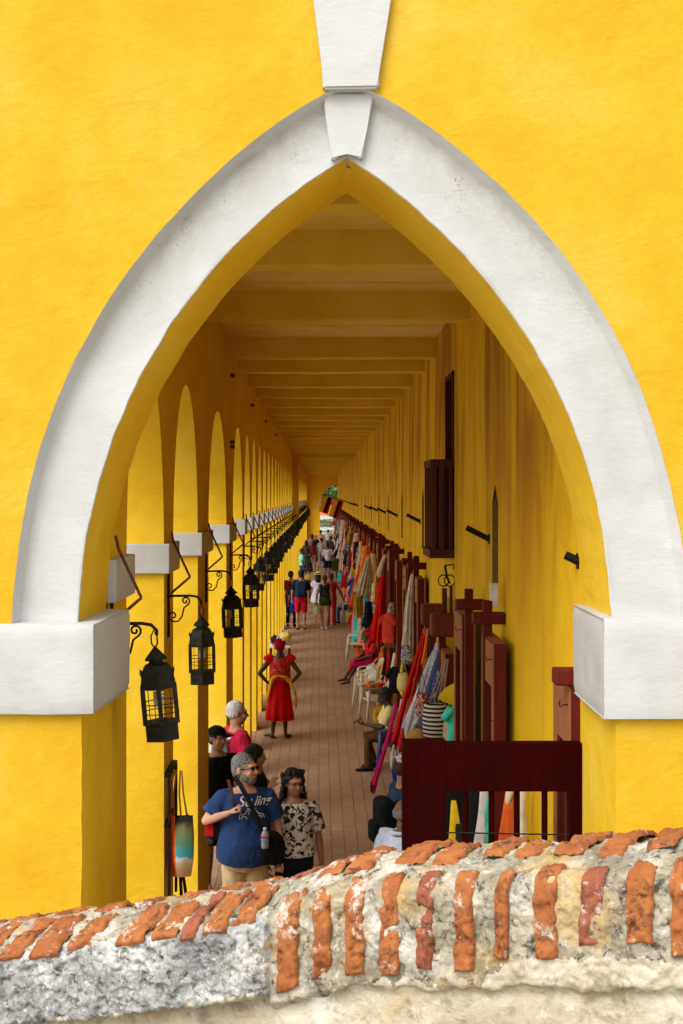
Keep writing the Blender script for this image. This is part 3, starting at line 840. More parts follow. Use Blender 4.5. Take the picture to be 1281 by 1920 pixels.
def par_world(u, a, off):
    left = u < 512
    c = par_s(u); nn = par_n(u)
    n1, z1 = par_profile(a, left); n2, z2 = par_profile(a+.012, left); n0, z0 = par_profile(a-.012, left)
    tn = Vector((n2-n0, z2-z0));  tn = tn.normalized() if tn.length > 1e-6 else Vector((0, 1))
    nr = Vector((-tn.y, tn.x))
    n1 += nr.x*off; z1 += nr.y*off
    return Vector((c.x+nn.x*n1, c.y+nn.y*n1, c.z+z1))
par = thing('parapet_wall', 'low weathered parapet with worn orange bricks on edge set in pale crumbling mortar', 'parapet wall', (0, 3.4, 0))
us = list(np.arange(-420, 1760, 2.6)); As = list(np.arange(-.62, -.28, .01))+list(np.arange(-.28, .1, .0052))+list(np.arange(.1, .46, .008))+[.5, .7, 1.0, 2.0, 3.3]
As = [-3.3, -1.5, -.9]+As
pm = MB(); rows = []; mats_rows = []
for u in us:
    row = []
    left = u < 512
    for a in As:
        p = par_world(u, a, 0)
        q = p*1.0
        big = fr(q*5.5, 3)*.012; med = fr(q*19, 4)*.0075; fine = fr(q*60, 3)*.0038
        if a < -.27: off = big*.9+med*.5+fine*.5
        elif left and a < .02:
            pit = max(0, fr(q*30+Vector((7, 0, 0)), 3)-.08)
            off = big*.4+med*.45+fine*1.3-pit*.022
        else: off = big*.8+med*1.35+fine*1.2
        row.append(par_world(u, a, off))
    rows.append(row)
nA = len(As)
for r_ in rows: pm.v += [tuple(p) for p in r_]
for i in range(len(rows)-1):
    um = us[i]
    for j in range(nA-1):
        a = As[j]; pm.f.append([i*nA+j, (i+1)*nA+j, (i+1)*nA+j+1, i*nA+j+1])
        e = .012*noise.noise(Vector((um*.02, 3, 0)))+.02*noise.noise(Vector((um*.006, 8, 0)))
        lim = -.22 if um < 512 else (-.262 if um < 900 else -.262+.07*min(1, (um-900)/60))
        if a < lim+e*1.6+.02*noise.noise(Vector((um*.045, 1, 5))): mi = 2
        elif um < 512+8*noise.noise(Vector((a*30, 0, 0))) and a < .015+e: mi = 1
        else: mi = 0
        pm.mi.append(mi)
o = part(pm, 'mortar_body', [M['mortar'], M['concrete'], M['plaster']], par, smooth=True)
def brick(mb, uc, wpx, a0, a1, lean=0, seed=0, mi=0, prou=.016):
    nu, nv = 16, max(14, int((a1-a0)/.0065)); base = len(mb.v)
    sc = par_s(uc).y/F
    for j in range(nv+1):
        tv = j/nv; a = a0+(a1-a0)*tv
        ev = min(tv, 1-tv)*(a1-a0)
        for i in range(nu+1):
            tu = i/nu
            ww = wpx*(1+.11*noise.noise(Vector((seed*3.1, tv*4, 0))))
            cu = uc+lean*(tv-.5)+wpx*.06*noise.noise(Vector((seed, tv*5, 7)))
            u = cu+(tu-.5)*ww
            eu = min(tu, 1-tu)*ww*sc
            e = min(ev, eu); rd = .007
            h = prou*.8
            drop = 0 if e > rd else (rd-math.sqrt(max(0, rd*rd-(rd-e)**2)))*1.7
            p = par_world(u, a, 0)
            ns = fr(p*22+Vector((seed, 0, 0)), 4)*.009+fr(p*70, 3)*.0038-max(0, fr(p*48+Vector((seed, 5, 0)), 2)-.2)*.016
            chip = max(0, fr(p*12+Vector((0, seed*2, 0)), 2)-.28)*.05
            mb.v.append(tuple(par_world(u, a, h-drop+ns-chip)))
    for j in range(nv):
        for i in range(nu):
            q = base+j*(nu+1)+i; mb.f.append([q, q+1, q+nu+2, q+nu+1]); mb.mi.append(mi)
bk = MB(); rnd = random.Random(11)
for k, (u, wd, lo, hi) in enumerate([(548, 44, -.215, .07), (612, 36, -.215, .05), (673, 40, -.215, .05), (738, 38, -.212, .05), (806, 36, -.21, .055), (878, 40, -.20, .05), (950, 30, -.17, .04), (1032, 46, -.185, .07), (1118, 48, -.16, .04), (1208, 54, -.15, .08), (1285, 46, -.17, .06), (1370, 48, -.17, .06), (1450, 48, -.17, .06), (1540, 48, -.17, .06), (1640, 50, -.17, .06)]):
    brick(bk, u, wd*.93, lo-.012+rnd.uniform(-.012, .012), hi, rnd.uniform(-6, 6), k+1, 1 if k in (4, 8) else 0, .017)
for k, (u, wd, lo, hi) in enumerate([(590, 46, .12, .30), (650, 50, .09, .27), (742, 60, .11, .34), (815, 52, .10, .24), (893, 44, .13, .32), (958, 50, .12, .22), (1040, 58, .12, .36), (1128, 50, .10, .36), (1215, 58, .13, .38), (1300, 60, .12, .36), (1390, 54, .12, .36), (1490, 54, .12, .36), (1590, 54, .12, .36)]):
    brick(bk, u, wd, lo, hi, rnd.uniform(-8, 8), k+30, 0, .020)
for k, (u, wd) in enumerate([(-300, 40), (-220, 44), (-150, 44), (-80, 44), (-20, 48), (42, 40), (98, 52), (165, 46), (262, 50), (322, 48), (372, 30), (415, 46), (468, 44)]):
    brick(bk, u, wd, -.012+rnd.uniform(-.012, .01), rnd.uniform(.15, .19), rnd.uniform(-5, 8), k+60, rnd.choice([0, 0, 1]), .015)
for k, u in enumerate([-330, -250, -170, -90, -20, 60, 140, 215, 300, 372, 440, 512]):
    brick(bk, u, rnd.uniform(36, 52), .215+rnd.uniform(-.01, .01), rnd.uniform(.34, .39), rnd.uniform(-5, 8), k+90, rnd.choice([0, 0, 1]), .013)
part(bk, 'coping_bricks', [M['cbrick'], M['cbrick2']], par, smooth=True)

#@@PEOPLE@@
# ------------------------------------------------------------------ beyond the far end
g = MB(); g.box(-14, 16, 118, 119.5, 0, 3.15); g.box(-14.2, 16.2, 117.8, 119.7, 3.15, 3.4)
ob = thing('orange_building', 'orange painted building with a white base seen through the far archway', 'building', (0, 118, 0))
g2 = MB(); g2.box(-14, 16, 118, 122, 2.2, 4.3); part(g2, 'wall', M['orange'], ob)
g2 = MB(); g2.box(-14.1, 16.1, 117.85, 122, 0, 2.2); part(g2, 'white_base', M['white'], ob)
g2 = MB(); g2.box(-14.2, 16.2, 117.7, 122.2, 4.3, 4.45); part(g2, 'cornice', M['white'], ob)
def leafy(mb, c, r, n, s, rnd, flat=1):
    for k in range(n):
        while True:
            p = Vector((rnd.uniform(-1, 1), rnd.uniform(-1, 1), rnd.uniform(-1, 1)))
            if .25 < p.length < 1 and noise.noise(p*2.4+Vector(c)) > -.22: break
        q = Vector((c[0]+p.x*r[0], c[1]+p.y*r[1], c[2]+p.z*r[2]))
        a = Vector((rnd.gauss(0, 1), rnd.gauss(0, 1), rnd.gauss(0, 1))).normalized(); b = a.orthogonal().normalized()
        l = s*rnd.uniform(.6, 1.3)
        mb.add([q-a*l, q+b*l*.4, q+a*l, q-b*l*.4], [[0, 1, 2, 3]], 0 if rnd.random() < .6 else 1)
rnd = random.Random(21)
tr = thing('leafy_tree', 'light green leafy tree filling the top of the far archway', 'tree', (1.5, 110, 0))
b = MB(); b.tube([(1.8, 110, 0), (1.7, 110, 1.6), (1.5, 110, 3.2), (1.2, 110, 5)], [.22, .17, .13, .06], 10); b.tube([(1.7, 110, 2.2), (2.6, 110.4, 3.6), (3, 110.4, 5)], [.12, .08, .04], 8); b.tube([(1.6, 110, 2.6), (.6, 109.6, 4), (.1, 109.5, 5)], [.1, .07, .03], 8)
part(b, 'trunk', M['bark'], tr, smooth=True)
b = MB(); leafy(b, (1.3, 110, 5.4), (3.4, 2.2, 2.1), 12000, .12, rnd); leafy(b, (-.6, 110.5, 4.6), (1.4, 1.2, 1.0), 900, .1, rnd); part(b, 'crown', [M['leafm'], M['leafl']], tr)
hd = MB(); leafy(hd, (0, 0, 1.72), (3.0, .5, .4), 5200, .06, rnd); leafy(hd, (0, -.6, .6), (3.0, .5, .6), 4500, .06, rnd)
for v in range(len(hd.v)): x, y, z = hd.v[v]; hd.v[v] = (x+1.6, y+107, max(.0, z))
h1 = hd.build('clipped_hedge', [M['leafm'], M['leafl']], origin=(1.6, 107, 0)); tag(h1, 'low dark green hedge outside the far archway', 'hedge')

# ------------------------------------------------------------------ people
def sub(mb, name, mat, par_, vox, sm=4, wrinkle=0):
    o = mb.build(name, mat, par_, smooth=True)
    m = o.modifiers.new('join', 'REMESH'); m.mode = 'VOXEL'; m.voxel_size = vox; m.use_smooth_shade = True
    m = o.modifiers.new('soften', 'SMOOTH'); m.iterations = sm; m.factor = .5
    if wrinkle:
        if 'wrinkle' not in bpy.data.textures:
            t = bpy.data.textures.new('wrinkle', 'CLOUDS'); t.noise_scale = .09; t.noise_depth = 2
        m = o.modifiers.new('folds', 'DISPLACE'); m.texture = bpy.data.textures['wrinkle']; m.strength = wrinkle; m.mid_level = .5
        m.texture_coords = 'LOCAL'
    return o
def hand(mb, wr, d, pn, curl=.6, mirror=1, s=1.0):
    """palm + four jointed fingers + thumb. d: direction of the palm, pn: palm normal (fingers curl towards it)"""
    d = d.normalized(); pn = (pn-d*pn.dot(d)).normalized(); sd = d.cross(pn)*mirror
    def P(a, b, c): return wr+(d*a+sd*b+pn*c)*s
    mb.tube([P(-.01, 0, 0), P(.03, 0, 0), P(.085, 0, .002)], [.022*s, .035*s, .038*s], 12, rb=[.018*s, .015*s, .012*s], xax=sd, rnd=True)
    for k, (off, ln) in enumerate(((-.030, .070), (-.010, .080), (.010, .075), (.029, .058))):
        c = curl*(1+.12*k); a1 = c*.7; a2 = c*1.9
        p0 = P(.08, off, 0); p1 = p0+(d*math.cos(a1)+pn*math.sin(a1))*ln*.5*s; p2 = p1+(d*math.cos(a2)+pn*math.sin(a2))*ln*.5*s
        mb.tube([p0, p1, p2], [.0095*s, .009*s, .0075*s], 8, rnd=True)
    p0 = P(.025, -.03, .004); p1 = P(.055, -.052, .02); p2 = P(.082, -.05, .034)
    mb.tube([p0, p1, p2], [.013*s, .011*s, .009*s], 8, rnd=True)
def person(label, X, Y, H=1.72, face=0, J=None, w=1.0, belly=0, sk='tan', head=(0, 0), hair=None, top=None, bottom=None, shoes=None, vox=.013, group=None, curl=.6, z0=0, seat=False, mid=0):
    k = H/1.75
    t = thing('person', label, 'person', (X, Y, z0), R(face), group)
    D = dict(pel=(0, 0, .95), neck=(0, .01, 1.46), shR=(-.17*w, .01, 1.375), shL=(.17*w, .01, 1.375), elR=(-.235*w, .03, 1.12), elL=(.235*w, .03, 1.12), wrR=(-.25*w, -.04, .88), wrL=(.25*w, -.04, .88),
             hiR=(-.085, 0, .91), hiL=(.085, 0, .91), knR=(-.10, -.02, .50), knL=(.10, -.02, .50), anR=(-.10, .02, .085), anL=(.10, .02, .085), toR=(-.13, -.13, .03), toL=(.13, -.13, .03))
    if seat: D.update(pel=(0, 0, .50), neck=(0, .02, 1.0), shR=(-.175*w, .01, .95), shL=(.175*w, .01, .95), elR=(-.23, -.05, .70), elL=(.23, -.05, .70), wrR=(-.12, -.28, .62), wrL=(.12, -.28, .62),
                      hiR=(-.09, -.02, .50), hiL=(.09, -.02, .50), knR=(-.13, -.43, .50), knL=(.13, -.43, .50), anR=(-.13, -.42, .085), anL=(.13, -.42, .085), toR=(-.14, -.57, .03), toL=(.14, -.57, .03))
    if J: D.update(J)
    D = {a: Vector(b)*k for a, b in D.items()}
    hd_ = D.get('head') or D['neck']+Vector((0, -.02, .155))*k
    HM = Matrix.Translation(hd_) @ Matrix.Rotation(R(head[0]), 4, 'Z') @ Matrix.Rotation(R(head[1]), 4, 'X') @ Matrix.Scale(k*1.04, 4)
    shx = (D['shL']-D['shR']).normalized()
    def torso(mb, inf=0, t0=-.10, t1=1.0, flare=0, neckr=.055):
        pts = []; rx = []; ry = []
        prof = [(-.25, .155, .115), (-.12, .168, .12), (0, .165, .118), (.15, .155, .112), (.32, .145, .105), (.5, .155, .112), (.68, .165, .115), (.82, .158, .10), (.93, .105, .078), (1.0, .07, .062)]
        d = D['neck']-D['pel']; fw_ = d.cross(shx).normalized()     # forward is -y for an upright figure
        if fw_.y > 0 and abs(fw_.y) > .3: fw_ = -fw_
        for tt, a, b in prof:
            if tt < t0-1e-6 or tt > t1+1e-6: continue
            bl = belly*math.exp(-((tt-.12)/.28)**2)
            p = D['pel']+d*tt+fw_*(bl*.55+.01)*k+fw_*(-mid*math.sin(max(0, min(1, tt))*math.pi))*k
            e = inf+(flare*max(0, .25-tt))
            pts.append(p); rx.append((a*w+e+bl*.55)*k); ry.append((b*(.6+.4*w)+e+bl*.6)*k)
        mb.tube(pts, rx, 22, rb=ry, xax=shx)
    # ---- body
    b = MB(); torso(b, 0)
    for s in 'RL':
        sh, el, wr = D['sh'+s], D['el'+s], D['wr'+s]; hi, kn, an, to = D['hi'+s], D['kn'+s], D['an'+s], D['to'+s]
        b.tube([D['neck']+(sh-D['neck'])*.25-Vector((0, 0, .02*k)), sh, sh+(el-sh)*.5, el], [.05*k, .052*k*w, .046*k*w, .036*k], 12, rnd=True)
        b.tube([el, el+(wr-el)*.35, wr], [.037*k, .038*k, .024*k], 12, rnd=True)
        dd = D.get('ha'+s, (wr-el)); dd = Vector(dd)
        pn = D.get('pn'+s, Vector((1 if s == 'R' else -1, -.3, 0)))
        hand(b, wr, dd.normalized(), Vector(pn), curl, 1 if s == 'R' else -1, k)
        b.tube([hi, hi+(kn-hi)*.5, kn], [.085*k*w, .072*k, .052*k], 14, rnd=True)
        b.tube([kn, kn+(an-kn)*.32+Vector((0, .012*k, 0)), kn+(an-kn)*.7, an], [.05*k, .055*k, .038*k, .032*k], 14, rnd=True)
        b.tube([an+Vector((0, .03*k, -.03*k)), an*.4+to*.6-Vector((0, 0, .004)), to], [.035*k, .038*k, .03*k], 10, rb=[.032*k, .026*k, .017*k], rnd=True)
    i0 = len(b.v)
    b.tube([HM.inverted() @ (D['neck']-Vector((0, 0, .03*k))), (0, .015, -.07)], [.062, .054], 14)
    b.ell((0, .012, .018), (.075, .093, .092)); b.ell((0, -.02, -.035), (.063, .074, .085)); b.ell((0, -.052, -.088), (.034, .032, .028))
    b.tube([(0, -.085, .012), (0, -.106, -.026)], [.008, .0155], 8, rnd=True); b.ell((0, -.079, .026), (.05, .02, .011)); b.ell((0, -.088, -.060), (.023, .013, .010))
    b.ell((-.036, -.066, -.03), (.024, .024, .022)); b.ell((.036, -.066, -.03), (.024, .024, .022))
    for s in (-1, 1): b.ell((s*.077, .012, -.008), (.010, .019, .031))
    b.xform(HM, i0)
    sub(b, 'body', SK[sk], t, vox, 3)
    if vox < .0125:
        e = MB()
        for s in (-1, 1): e.ell((s*.030, -.0865, .004), (.011, .006, .006))
        e.xform(HM); e.build('eyes', M['dark'], t, smooth=True)
    # ---- hair
    if hair:
        st, hm = hair; h = MB()
        if st == 'short': h.ell((0, .024, .032), (.082, .098, .092), 18, 12); h.ell((0, .05, -.015), (.078, .068, .07))
        elif st == 'bald': h.ell((0, .04, -.01), (.080, .075, .055))
        elif st == 'long':
            h.ell((0, .024, .03), (.086, .102, .096), 18, 12); h.tube([(0, .045, .04), (0, .075, -.08), (0, .085, -.22), (0, .09, -.30)], [.08, .09, .085, .05], 16, rb=[.06, .055, .045, .03], xax=(1, 0, 0), rnd=True)
            for s in (-1, 1): h.tube([(s*.06, .0, .05), (s*.083, .01, -.04), (s*.08, .02, -.16)], [.03, .028, .018], 8, rnd=True)
        elif st == 'pony': h.ell((0, .024, .03), (.084, .10, .094), 18, 12); h.tube([(0, .11, .03), (0, .15, -.03), (0, .13, -.17)], [.03, .036, .015], 10, rnd=True)
        elif st == 'curly':
            rr = random.Random(int(X*100)+7)
            h.ell((0, .03, .035), (.088, .102, .098), 18, 12)
            for q in range(150):
                a = rr.uniform(-.25, math.pi+.25); zz = rr.uniform(-.24, .09); rad = .10 if zz > -.06 else .10-(zz+.06)*.22
                h.ell((rad*math.cos(a), .02+rad*.85*math.sin(a), zz), (.019, .019, .022), 7, 5)
            for q in range(40): h.ell((rr.uniform(-.07, .07), rr.uniform(-.05, .04), .105+rr.uniform(-.015, .01)), (.019, .019, .018), 7, 5)
        elif st == 'beardshort':
            h.ell((0, .024, .032), (.082, .097, .094), 18, 12); h.ell((0, .05, -.015), (.079, .066, .07))
        h.xform(HM); ho = sub(h, 'hair', HR[hm], t, max(.007, vox*.6), 0, .012)
        if 'strands' not in bpy.data.textures:
            tx = bpy.data.textures.new('strands', 'CLOUDS'); tx.noise_scale = .022; tx.noise_depth = 3
        ho.modifiers['folds'].texture = bpy.data.textures['strands']; ho.modifiers['folds'].strength = .022
        if st == 'beardshort':
            h = MB(); h.ell((0, -.048, -.088), (.046, .044, .036)); h.ell((-.05, -.02, -.06), (.018, .04, .04)); h.ell((.05, -.02, -.06), (.018, .04, .04)); h.ell((0, -.093, -.048), (.028, .010, .007)); h.xform(HM); sub(h, 'beard', HR[hm], t, .008, 1, .008)
    # ---- clothes
    if top:
        m, sl_, hem = top[0], top[1], top[2]; inf = top[3] if len(top) > 3 else .016; flare = top[4] if len(top) > 4 else 0
        c = MB(); torso(c, inf, t0=hem, t1=.93, flare=flare)
        for s in 'RL':
            sh, el, wr = D['sh'+s], D['el'+s], D['wr'+s]
            pts = [D['neck']+(sh-D['neck'])*.3-Vector((0, 0, .03*k)), sh]; ra = [.055*k, (.060*w+inf*.6)*k]
            if sl_ > 0:
                f = min(sl_, 1)
                pts.append(sh+(el-sh)*f*.5); ra.append((.054*w+inf*.9)*k); pts.append(sh+(el-sh)*f); ra.append((.052*w+inf*(1.1 if sl_ <= 1 else .5))*k)
                if sl_ > 1: pts.append(el+(wr-el)*(sl_-1)); ra.append((.034+inf*.4)*k)
            c.tube(pts, ra, 14)
        sub(c, top[5] if len(top) > 5 else 'shirt', m, t, vox, 2, .022)
    if bottom:
        kind, m = bottom[0], bottom[1]; ln = bottom[2] if len(bottom) > 2 else 1
        c = MB()
        if kind in ('shorts', 'trousers'):
            torso(c, .012, t0=-.25, t1=.2)
            for s in 'RL':
                hi, kn, an = D['hi'+s], D['kn'+s], D['an'+s]
                if kind == 'shorts': c.tube([hi+Vector((0, 0, .04)), hi+(kn-hi)*.5*ln, hi+(kn-hi)*ln], [.105*k*w, .094*k*w, (.088 if ln > .6 else .1)*k], 16)
                else: c.tube([hi+Vector((0, 0, .04)), hi+(kn-hi)*.5, kn, kn+(an-kn)*.5, kn+(an-kn)*.97], [.105*k*w, .088*k, .068*k, .066*k, .062*k], 16)
            sub(c, kind, m, t, vox, 2, .02)
        elif kind in ('skirt', 'dress'):
            z1 = D['pel'].z+(.13 if kind == 'skirt' else .30)*k; z2 = ln; rw_ = bottom[3] if len(bottom) > 3 else .25; rings = []; N = 72
            for q in range(22):
                f = q/21; z = z1+(z2-z1)*f; base = .135*w+(rw_-.135*w)*min(1, (f*1.15)**.7); amp = .045*f*f+.012*f
                rings.append([Vector(((base*k+amp*.5*math.sin(a*11+1.3*math.sin(a*2)+f*.8))*math.cos(a), (base*.8*k+amp*.5*math.sin(a*11+1.3*math.sin(a*2)+f*.8))*math.sin(a), z)) for a in [2*math.pi*j/N for j in range(N)]])
            c.loft(rings); c.build(kind, m, t, smooth=True, auto=60)
    if shoes:
        c = MB()
        for s in 'RL':
            an, to = D['an'+s], D['to'+s]; bk_ = an+(an-to)*Vector((.35, .35, 0))
            c.tube([Vector((bk_.x, bk_.y, .035*k)), Vector((an.x, an.y, .045*k)), Vector(((an.x+to.x)/2, (an.y+to.y)/2, .036*k)), Vector((to.x+(to.x-an.x)*.12, to.y+(to.y-an.y)*.12, .026*k))], [.034*k, .041*k, .043*k, .032*k], 12, rb=[.034*k, .04*k, .032*k, .02*k], xax=(1, 0, 0), rnd=True)
        sub(c, 'shoes', shoes, t, vox*.8, 1)
    t['_'] = 0; del t['_']
    return t, HM, D
def headgear(t, HM, kind, mat, mat2=None, yaw=0):
    b = MB(); RZ = Matrix.Rotation(R(yaw), 4, 'Z')
    if kind == 'cap':
        b.ell((0, .012, .045), (.087, .105, .082), 20, 10, z0=-.05, z1=1); 
        rows = []
        for i in range(9):
            a = R(-55+110*i/8); rows.append([Vector((.087*math.sin(a), -.1*math.cos(a), .05)), Vector((.085*math.sin(a), -.085-.095*math.cos(a), .042-.014*abs(math.sin(a)))), Vector((.085*math.sin(a), -.085-.095*math.cos(a), .036-.014*abs(math.sin(a)))), Vector((.087*math.sin(a), -.1*math.cos(a), .042))])
        b.loft(rows); b.xform(HM @ RZ); b.build('cap', mat, t, smooth=True, auto=50)
    elif kind == 'straw':
        b.lathe((0, .01, .05), [(.085, .0), (.088, .03), (.082, .075), (.06, .088), (.0, .09)], 24); b.lathe((0, .01, .05), [(.08, .004), (.15, -.008), (.155, -.004), (.08, .012)], 24); b.xform(HM); b.build('straw_hat', mat, t, smooth=True, auto=50)
        b = MB(); b.lathe((0, .01, .052), [(.0895, .004), (.091, .006), (.091, .026), (.088, .03)], 24); b.xform(HM); b.build('hat_band', mat2, t, smooth=True)
    elif kind == 'turban':
        b.ell((0, .02, .035), (.095, .112, .095), 20, 12); b.tube([(-.07, -.06, .05), (0, -.09, .09), (.07, -.05, .11), (.07, .05, .12), (0, .09, .1), (-.07, .04, .07)], .035, 10, rnd=True)
        b.tube([(.05, .07, .02), (-.02, .11, .05), (-.08, .05, .1)], .032, 10, rnd=True); b.ell((.02, .02, .125), (.055, .06, .035)); b.xform(HM); sub(b, 'head_wrap', mat, t, .011, 1, .02)
def glasses(t, HM, up=0, lens=None, clear=False):
    b = MB(); z = .006+up
    y = -.094 if not up else -.055
    for s in (-1, 1):
        if clear: b.tube([(s*.032+.022*math.cos(a), y, z+.016*math.sin(a)) for a in np.linspace(0, 6.28, 14)], .0022, 5)
        else: b.ell((s*.032, y, z), (.021, .005, .015), 12, 8)
        b.tube([(s*.054, y+.004, z+.004), (s*.077, y+.06, z+.004+up*.2), (s*.078, y+.11, z-.004)], .003, 6)
    b.tube([(-.012, y-.002, z+.003), (.012, y-.002, z+.003)], .003, 6); b.xform(HM); b.build('glasses' if clear else 'sunglasses', lens or M['iron'], t, smooth=True)
def ribbon(name, pts, wd, th, mat, label, cat, xax, parent=None):
    b = MB(); b.tube(pts, wd/2, 8, rb=th/2, xax=xax)
    if parent is not None: return b.build(name, mat, parent, smooth=True)
    o = b.build(name, mat, None, smooth=True, origin=tuple(pts[-1])); return tag(o, label, cat)

def pattern(name, base, dark, sc=16, th=.56, feature='noise'):
    b = NB(name); v = b.coord()
    n = b.noise(v, sc, 3, .55, 1.4) if feature == 'noise' else b.voro(v, sc)
    st = [(th, G(0)), (th+.02, G(1))] if feature == 'noise' else [(th, G(1)), (th+.03, G(0))]
    c = b.mix(b.ramp(n, st), base, dark)
    return b.done(c, .88, b.bump(b.noise(b.coord((1, 1, .35)), 11, 4, .55, .8), .6, .03), .15)
floral = pattern('white blouse with black flowers', (.60, .57, .51, 1), (.02, .02, .022, 1), 17, .52)
dots = pattern('black fabric with white dots', (.012, .012, .014, 1), (.6, .58, .54, 1), 26, .16, 'voro')
redprint = pattern('red printed cotton', (.42, .015, .012, 1), (.6, .35, .32, 1), 40, .60)
TEE = CL(38, 62, 106)

pA = person('person in a navy blue printed t-shirt and khaki shorts, grey hair, hand on strap', -.66, 10.75, 1.86, 8,
    J=dict(shR=(-.185, 0, 1.37), shL=(.185, .01, 1.37), elR=(-.325, -.03, 1.20), wrR=(-.15, -.185, 1.295), haR=(.6, -.05, .42), pnR=(.1, -.1, -1), elL=(.27, .02, 1.13), wrL=(.29, -.06, .88), neck=(.0, .0, 1.46)),
    w=1.06, belly=.07, sk='pale', head=(52, -4), hair=('beardshort', 'grey'), top=(TEE, .72, -.12, .028, .05), bottom=('shorts', CL(190, 170, 128), 1.0), shoes=CL(70, 60, 50), vox=.0095, curl=1.1)
glasses(pA[0], pA[1])
pB = person('person with dark curly hair and glasses in a white blouse with black flowers', -.24, 11.0, 1.66, 10, J=dict(elL=(.24, .03, 1.12), wrL=(.265, -.03, .86)), w=1.02, belly=.03, sk='tan', head=(16, 2), hair=('curly', 'black'),
    top=(floral, .85, -.02, .03, .02, 'blouse'), bottom=('trousers', CL(30, 34, 50)), shoes=CL(30, 25, 25), vox=.0095)
glasses(pB[0], pB[1], 0, clear=True)
pC = person('person with white hair, crimson polo shirt and pale blue pack straps, in profile', -.93, 13.6, 1.84, 118, J=dict(elR=(-.22, -.02, 1.12), wrR=(-.2, -.2, .95), elL=(.23, -.05, 1.13), wrL=(.16, -.25, 1.02)), w=1.1, belly=.05, sk='tan', head=(-18, 4), hair=('bald', 'white'),
    top=(CL(176, 28, 58), .85, -.16, .022, 0, 'polo_shirt'), bottom=('trousers', CL(60, 55, 50)), shoes=CL(40, 35, 30), vox=.0095)
h = MB(); h.ell((0, .03, .035), (.079, .094, .09), 18, 12); h.xform(pC[1]); sub(h, 'hair_crown', HR['white'], pC[0], .009, 1, .008)
glasses(pC[0], pC[1], .085)
pD = person('person in a black cap and black t-shirt half hidden by the pier', -1.07, 12.75, 1.72, 25, w=1.05, sk='tan', head=(15, 0), hair=('short', 'black'), top=(CL(16, 15, 17), .85, -.12, .02), bottom=('shorts', CL(40, 38, 40), 1.0), shoes=CL(150, 140, 130), vox=.0095)
headgear(pD[0], pD[1], 'cap', CL(18, 18, 20), yaw=25)
pE = person('person with long black hair in dark clothes, in profile behind the man in blue', -.66, 12.4, 1.60, 80, J=dict(elR=(-.2, -.05, 1.12), wrR=(-.1, -.2, 1.30), haR=(.3, -.3, .8)), w=.98, sk='tan', head=(10, 6), hair=('long', 'black'),
    top=(CL(22, 24, 34), .85, -.1, .02), bottom=('trousers', CL(28, 28, 36)), shoes=CL(30, 25, 25), vox=.0105)
pF = person('person in a white cap and blue plaid shirt carrying a black backpack', .775, 11.3, 1.74, 105, J=dict(elR=(-.24, -.02, 1.13)), w=1.08, sk='tan', head=(5, 10), hair=('short', 'brown'), top=(CL(44, 66, 96), .9, -.12, .024), bottom=('trousers', CL(50, 50, 60)), shoes=CL(40, 35, 30), vox=.0105)
headgear(pF[0], pF[1], 'cap', CL(208, 204, 198), yaw=0)
pG = person('person with cropped grey hair in a pale blue-white shirt beside the gate', .64, 9.85, 1.69, 120, J=dict(neck=(0, -.04, 1.45)), w=1.12, belly=.05, sk='brown', head=(-8, 8), hair=('bald', 'grey'), top=(CL(196, 205, 224), .95, -.14, .03), bottom=('trousers', CL(60, 60, 66)), shoes=CL(40, 35, 30), vox=.0105)
c = MB(); c.tube([Vector((.062*math.cos(a), .006+.062*math.sin(a), 1.405)) for a in np.linspace(0, 6.28, 16)], .016, 8); c.build('collar', CL(210, 216, 230), pG[0], smooth=True)

# lady in red seen from the back, hands on hips
RED = CL(190, 14, 18); YEL = CL(236, 188, 32)
pH = person('person in a ruffled red dress and red head wrap seen from behind, hands on hips', -.69, 20.8, 1.66, 180, J=dict(shR=(-.185, 0, 1.39), shL=(.185, 0, 1.39), elR=(-.36, .06, 1.16), elL=(.36, .06, 1.16), wrR=(-.215, -.01, .98), wrL=(.215, -.01, .98), haR=(.5, -.5, -.1), haL=(-.5, -.5, -.1), knR=(-.09, -.02, .5), knL=(.09, -.02, .5), anR=(-.105, .02, .085), anL=(.13, 0, .085), toR=(-.11, -.13, .03), toL=(.26, -.06, .03)),
    w=1.06, sk='dark', head=(0, 0), hair=None, top=(redprint, 0, -.05, .016, 0, 'bodice'), bottom=('skirt', RED, .31, .235), shoes=None, vox=.0105)
headgear(pH[0], pH[1], 'turban', CL(150, 14, 26))
for s in (-1, 1):
    b = MB(); rings = []
    for q in range(9):
        f = q/8; N = 40; c0 = Vector((s*(.12+.10*f), 0, 1.40-.105*f)); rr_ = .05+.038*math.sin(f*2.4)
        ax = Vector((s*.62, 0, -.78)).normalized(); u1 = Vector((0, 1, 0)); u2 = ax.cross(u1)
        rings.append([c0+(u1*math.cos(a)+u2*math.sin(a))*(rr_+.008*f*math.sin(a*9)) for a in [2*math.pi*j/N for j in range(N)]])
    b.loft(rings); b.build('puff_sleeve', RED, pH[0], smooth=True, auto=60)
def swag(pts_in, pts_out, name, mat, par_, th=.012):
    b = MB(); n = len(pts_in); rows = []
    for i in range(n):
        a, c = Vector(pts_in[i]), Vector(pts_out[i]); row = []
        for k in range(9):
            f = k/8; p = a*(1-f)+c*f; row.append(p+Vector((0, .015*math.sin(i*1.3+k*1.1), 0)))
        rows.append(row)
    b.loft(rows, closed=False, caps=False); o = b.build(name, mat, par_, smooth=True)
    m = o.modifiers.new('thick', 'SOLIDIFY'); m.thickness = th; return o
